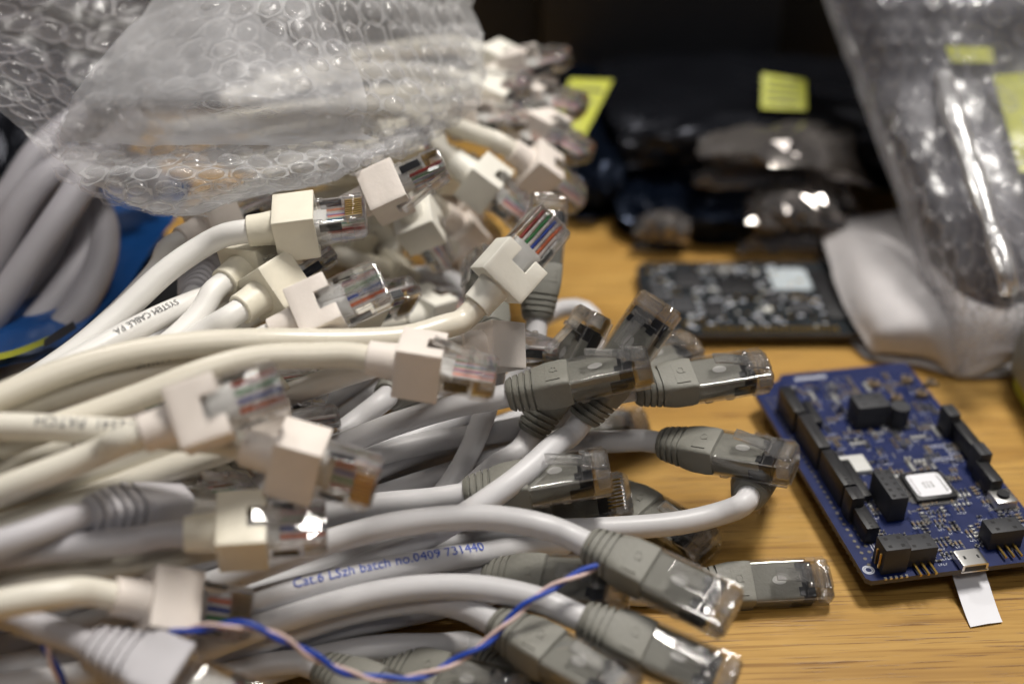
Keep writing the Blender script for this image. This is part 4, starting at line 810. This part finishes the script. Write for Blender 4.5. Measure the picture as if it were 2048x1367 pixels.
x, y = A_(1708, 926, 1.5); wsq = bd.boxpart('pale_module', x-4.3, x+4.3, y-3.9, y+3.9, 1.6, 'ceramic')
b = MB()
for k in range(5): b.box(x-3.4, x+3.4, y-3+k*1.5-.12, y-3+k*1.5+.12, 1.6, 1.64)
link('printed_line', b.mesh('printed_line', 'silk'), wsq)
x, y = A_(1775, 960, 8); hdr(x-2.6, y-8.5, x+2.6, y+4.5, 8.4, 5, True, 'hdrt', 'jumper_header'); b = MB(); pins(b, x+3.2, y-6, 0, 2.54, 4, 0, 5.5, .3); bd.part('gold_pins', b, 'gold')
# the processor with its paper label
x, y = A_(1857, 968, 1.7); chip = bd.boxpart('processor', x-6.2, x+6.2, y-6.2, y+6.2, 1.5, 'black', .15, .2)
b = MB()
for k in range(24):
    t = -5.6 + k*.487
    for s_ in (-1, 1):
        b.box(x+t-.13, x+t+.13, y+s_*6.9-.75, y+s_*6.9+.75, .02, .35); b.box(x+s_*6.9-.75, x+s_*6.9+.75, y+t-.13, y+t+.13, .02, .35)
link('legs', b.mesh('legs', 'tin'), chip)
b = MB(); b.loft([[(x+px_, y+py_, z) for (_, px_, py_) in sup(0, 5.3, 5.0, 8, 24)] for z in (1.64, 1.75)]); lb = link('paper_label', auto_smooth(b.mesh('paper_label', 'paper')), chip)
b = MB()
for k in range(11): b.box(x-4.6+(k % 2)*.25, x-4.1, y-3.9+k*.72, y-3.5+k*.72, 1.75, 1.77); b.box(x+3.9, x+4.4+(k % 2)*.2, y-3.9+k*.72, y-3.5+k*.72, 1.75, 1.77)
for k in range(9): b.box(x-1.7+(k % 3)*1.2, x-1.0+(k % 3)*1.2, y-1.3+(k//3)*1.0, y-.9+(k//3)*1.0, 1.75, 1.77)
link('label_print', b.mesh('label_print', 'ink'), lb)
# push button
x, y = A_(2006, 990, 3); pb = bd.boxpart('push_button', x-3.1, x+3.1, y-3.0, y+3.0, 2.9, 'steel', .1, .3)
b = MB(); b.cyl((x, y, 2.95), 1.75, 1.0, 20); link('button_cap', auto_smooth(b.mesh('button_cap', 'black')), pb)
b = MB(); pins(b, x-2.4, y-3.7, 4.8, 0, 2, 0, .5, .6); link('solder_legs', b.mesh('solder_legs', 'tin'), pb)
# micro usb socket at the near edge
x = A_(1930, 1105, 1.5)[0]; b = MB(); b.loft([[(x+q, yy, 1.45+w) for (_, q, w) in sup(0, 3.75, 1.32, 6, 24)] for yy in (-1.3, 4.6)]); b.box(x-3.9, x+3.9, -1.5, -1.0, .15, .5); us = bd.part('usb_socket', b, 'steel')
b = MB(); b.box(x-3.0, x+3.0, -1.36, -1.2, .7, 2.1); b.box(x-2.2, x-1.6, 1, 2.2, 2.76, 2.80); b.box(x+1.6, x+2.2, 1, 2.2, 2.76, 2.80); link('socket_opening', b.mesh('socket_opening', 'black'), us)
# box headers along the near edge
x, y = A_(1787, 1085, 8); hdr(x-3.6, y-3.3, x+3.6, y+2.8, 8.6, 2, True, 'hdrt', 'debug_header'); b = MB(); pins(b, x-3.2, y-5.0, 1.5, 0, 5, 0, .6, .35); bd.part('solder_pins', b, 'tin'); b = MB(); pins(b, x-4.1, y-2, 0, 2.0, 2, 1.5, 6.5, .25); bd.part('gold_pins', b, 'gold')
x, y = A_(1838, 1083, 6); hdr(x-4.2, y-3.0, x+4.2, y+3.0, 6.2, 2, True, 'hdrt', 'power_header'); b = MB()
for k in range(3): b.box(x-2.4+k*2.2, x-1.8+k*2.2, y-7.6, y-3.0, .9, 1.5); 
bd.part('gold_pins', b, 'gold')
x, y = A_(2008, 1050, 6); hdr(x-5.0, y-2.7, x+5.0, y+3.0, 6.2, 2, True, 'hdrt', 'expansion_header'); b = MB()
for k in range(3): b.box(x-2.6+k*2.3, x-2.0+k*2.3, y-7.4, y-2.7, .9, 1.5)
bd.part('gold_pins', b, 'gold')
b = MB(); x, y = A_(1737, 1080); b.cyl((x, y, .01), 1.6, .03, 20); bd.part('mounting_hole', b, 'black')
b = MB(); x, y = A_(1737, 1139)
for r in (1.0, 1.5):
    for k in range(20):
        a0, a1 = 2*math.pi*k/20, 2*math.pi*(k+1)/20; b.add([(x+q*math.cos(a), y+q*math.sin(a), .03) for q in (r-.13, r+.13) for a in (a0, a1)], [(0, 1, 3, 2)])
bd.part('printed_ring', b, 'silk')
for (px_, py_) in ((1745,772),(1812,764),(1792,800),(1842,792),(1860,770)):
    x, y = A_(px_, py_); b = MB(); b.cyl((x, y, .05), 1.7, 1.6, 14, 0); b.cyl((x, y, 1.6), .8, .5, 12, 1); b.cyl((x-2.2, y-.6, .03), .7, .4, 10, 1); b.cyl((x+2.2, y-.6, .03), .7, .4, 10, 1); bd.part('coil', b, 'smd_b', ['black'])
# small parts and printing, too small to pick apart
occ = []
def smalls(n, seed, xr, yr):
    r = random.Random(seed); sm = MB(); sk = MB()
    for k in range(n):                                  # little groups of like parts in rows, with their reference text
        x = xr[0] + round(r.uniform(0, xr[1]-xr[0])/2.2)*2.2; y = yr[0] + round(r.uniform(0, yr[1]-yr[0])/1.9)*1.9
        w, l = r.choice([(.75, .42), (1.0, .55), (.42, .75), (.55, 1.0)]); mi = r.choice([0, 0, 1, 1, 2]); cnt = r.randint(1, 4); dx, dy = (0, 1.35) if w > l else (1.35, 0)
        for q in range(cnt):
            a, c = x + dx*q, y + dy*q
            if not (2 < a < W_-2 and 2 < c < L_-5): continue
            sm.box(a-w*.55, a+w*.55, c-l*.55, c+l*.55, .02, .5, mi)
            if w > l: sm.box(a-w, a-w*.5, c-l*.6, c+l*.6, .01, .54, 3); sm.box(a+w*.5, a+w, c-l*.6, c+l*.6, .01, .54, 3)
            else: sm.box(a-w*.6, a+w*.6, c-l, c-l*.5, .01, .54, 3); sm.box(a-w*.6, a+w*.6, c+l*.5, c+l, .01, .54, 3)
        tx, ty = x - .4, y - 1.3
        for i in range(r.randint(2, 4)):
            hx, hy = .22, .36; xx = tx + i*.72
            if 1 < xx < W_-1 and 1 < ty < L_-5: sk.box(xx-hx, xx-hx+.13, ty-hy, ty+hy, .01, .03); sk.box(xx-hx, xx+hx, ty+hy*(.7 if i % 2 else -.9), ty+hy*(.7 if i % 2 else -.9)+.13, .01, .03)
    return sm, sk
tr = MB(); r = random.Random(11)
for k in range(90):
    x, y = r.uniform(8, W_-4), r.uniform(4, L_-6); d = r.choice([(1, 0), (0, 1), (0, 1)]); l1, l2 = r.uniform(3, 14), r.uniform(1, 4); n_ = r.randint(1, 4)
    for q in range(n_):
        ox, oy = (0, q*.55) if d[0] else (q*.55, 0); x0, y0 = x+ox, y+oy; x1, y1 = min(W_-2, x0+d[0]*l1), min(L_-5, y0+d[1]*l1)
        tr.box(x0-.11, x1+.11, y0-.11, y1+.11, .004, .016); x2, y2 = min(W_-2, x1+l2), min(L_-5, y1+l2)
        m2 = min(x2-x1, y2-y1); tr.add([(x1-.1, y1+.1, .016), (x1+.1, y1-.1, .016), (x1+m2+.1, y1+m2-.1, .016), (x1+m2-.1, y1+m2+.1, .016)], [(0, 1, 2, 3)]); tr.cyl((x1+m2, y1+m2, .005), .3, .02, 8, 1)
tag(bd.part('copper_traces', tr, mat('trace_under_mask', (.003, .014, .092), .42), ['tin']), kind='stuff')
sm, sk = smalls(270, 5, (9, W_-4), (4, L_-8))
sk.box(6.6, 6.8, 2, L_-12, .01, .03); sk.box(7.4, 7.6, 2, 14, .01, .03); [sk.box(16+k*.62, 16.35+k*.62, L_-4.6+(k % 3)*.3, L_-2.4-(k % 2)*.4, .01, .03) for k in range(18)]
x, y = A_(1880, 905); 
for hw in (3.6, 2.6): sk.box(x-hw, x+hw, y-hw, y-hw+.2, .01, .03); sk.box(x-hw, x+hw, y+hw, y+hw+.2, .01, .03); sk.box(x-hw-.2, x-hw, y-hw, y+hw, .01, .03); sk.box(x+hw, x+hw+.2, y-hw, y+hw, .01, .03)
tag(bd.part('small_components', sm, 'smd_b', ['black', 'ceramic', 'tin']), kind='stuff'); tag(bd.part('silkscreen', sk, 'silk'), kind='stuff')
b = MB()
for k in range(34): b.cyl((3.0, 6+k*2.4, .01), .55, .06, 8); b.cyl((5.3, 6+k*2.4, .01), .55, .06, 8)
tag(bd.part('edge_pads', b, mat('pad_ring', (.22, .20, .16), .4, .8)), kind='stuff')
# paper tag hanging out under the near edge
pr = empty('paper_tag', G(1960, 1200, 0)); tag(pr, 'blank white paper strip curling from under the blue board to the table', 'paper'); o2 = pr.location/S
tl, tr = G(1897, 1122, 6.2), G(1962, 1112, 6.2); b0, b1 = G(1941, 1253, .5), G(2005, 1243, .5)
rows = []
for k in range(13):
    t = k/12; e = t; z = 6.2*(1-t)**1.7 + .5*t
    l = tl.lerp(b0, e); r = tr.lerp(b1, e); l.z = z + .5*math.sin(3.1*t); r.z = z + .7*math.sin(3.1*t); rows.append([l, l.lerp(r, .5) + Vector((0, 0, .25)), r])
top_ = [q for r in rows for q in r]; n3 = len(top_)
fs = [(j*3+i, j*3+i+1, j*3+i+4, j*3+i+3) for j in range(12) for i in range(2)]
link('strip', mesh_from('strip', [q - o2 for q in top_], fs, 'paper'), pr)
# --- black board at the back with rounded corners
c0 = G(1310, 668, 5.5); bb = Board('black_circuit_board', Vector((c0.x-2, c0.y-1, 0)), math.radians(.5), 5.5, 'black circuit board with rounded right corners at the back of the table')
Wb, Lb = 86.0, 55.0; pts = []
def arc(cx, cy_, r, a0, a1, n=8): return [(cx + r*math.cos(math.radians(a0+(a1-a0)*k/n)), cy_ + r*math.sin(math.radians(a0+(a1-a0)*k/n))) for k in range(n+1)]
pts = arc(6, 6, 6, 180, 270) + arc(Wb-13, 13, 13, 270, 360) + arc(Wb-13, Lb-13, 13, 0, 90) + arc(6, Lb-6, 6, 90, 180)
vs_, fs, mi = outline(pts, -1.6, 0, 'pcb_black', 'pcb_edge'); link('board', mesh_from('board', vs_, fs, 'pcb_black', False, ['pcb_edge'], mi), bb.root)
b = MB()
for (x, y) in ((8, 8), (Wb-10, 10), (Wb-10, Lb-10), (8, Lb-8), (Wb/2, 10), (Wb/2, Lb-10)): b.cyl((x, y, -5.3), 2.2, 3.7, 12)
bb.part('underside_connectors', b, 'black')
bb.boxpart('white_label', 51, 66, 32, 49, .5, mat('pale_blue_label', (.42, .47, .50), .6), .02); bb.boxpart('header_strip', 66.5, 82, 10, 45, 1.2, 'black', .02, .3)
for (x0, x1, y0, y1, h, m_, nm) in ((30, 44, 27, 41, 1.3, 'black', 'chip'), (14, 24, 33, 46, 1.1, 'hdr', 'chip'), (46, 51, 20, 29, 1.1, 'hdr', 'chip'), (10, 19, 14, 26, 1.6, 'hdrt', 'chip'), (22, 29, 12, 22, 1.2, 'hdr', 'chip'), (31, 38, 44, 51, 2.0, 'steel', 'crystal'), (54, 62, 14, 22, 1.4, 'hdrt', 'chip'), (3, 9, 20, 34, 3.0, 'hdrt', 'socket'), (44, 47, 15, 18.5, 1.0, 'ceramic', 'chip')):
    bb.boxpart(nm, x0, x1, y0, y1, h, m_, .02)
r = random.Random(3); b = MB()
for k in range(260):
    x, y = r.uniform(6, 66), r.uniform(4, 51); w = r.uniform(.4, 1.2); b.box(x-w, x+w, y-.4, y+.4, .01, r.uniform(.3, .9), r.choice([0, 0, 0, 1, 2, 3]))
for k in range(26): b.box(20+k*1.9, 21.2+k*1.9, 2.0, 5.4, .01, .3, 2)
for (x, y) in ((4, 47), (8, 38), (60, 26), (64, 24), (58, 27), (14, 8), (80, 6), (79, 50)): b.box(x-1.6, x+1.6, y-1, y+1, .01, .5, 2)
tag(bb.part('small_components', b, 'silk', ['hdrt', 'gold', 'ceramic']), kind='stuff')
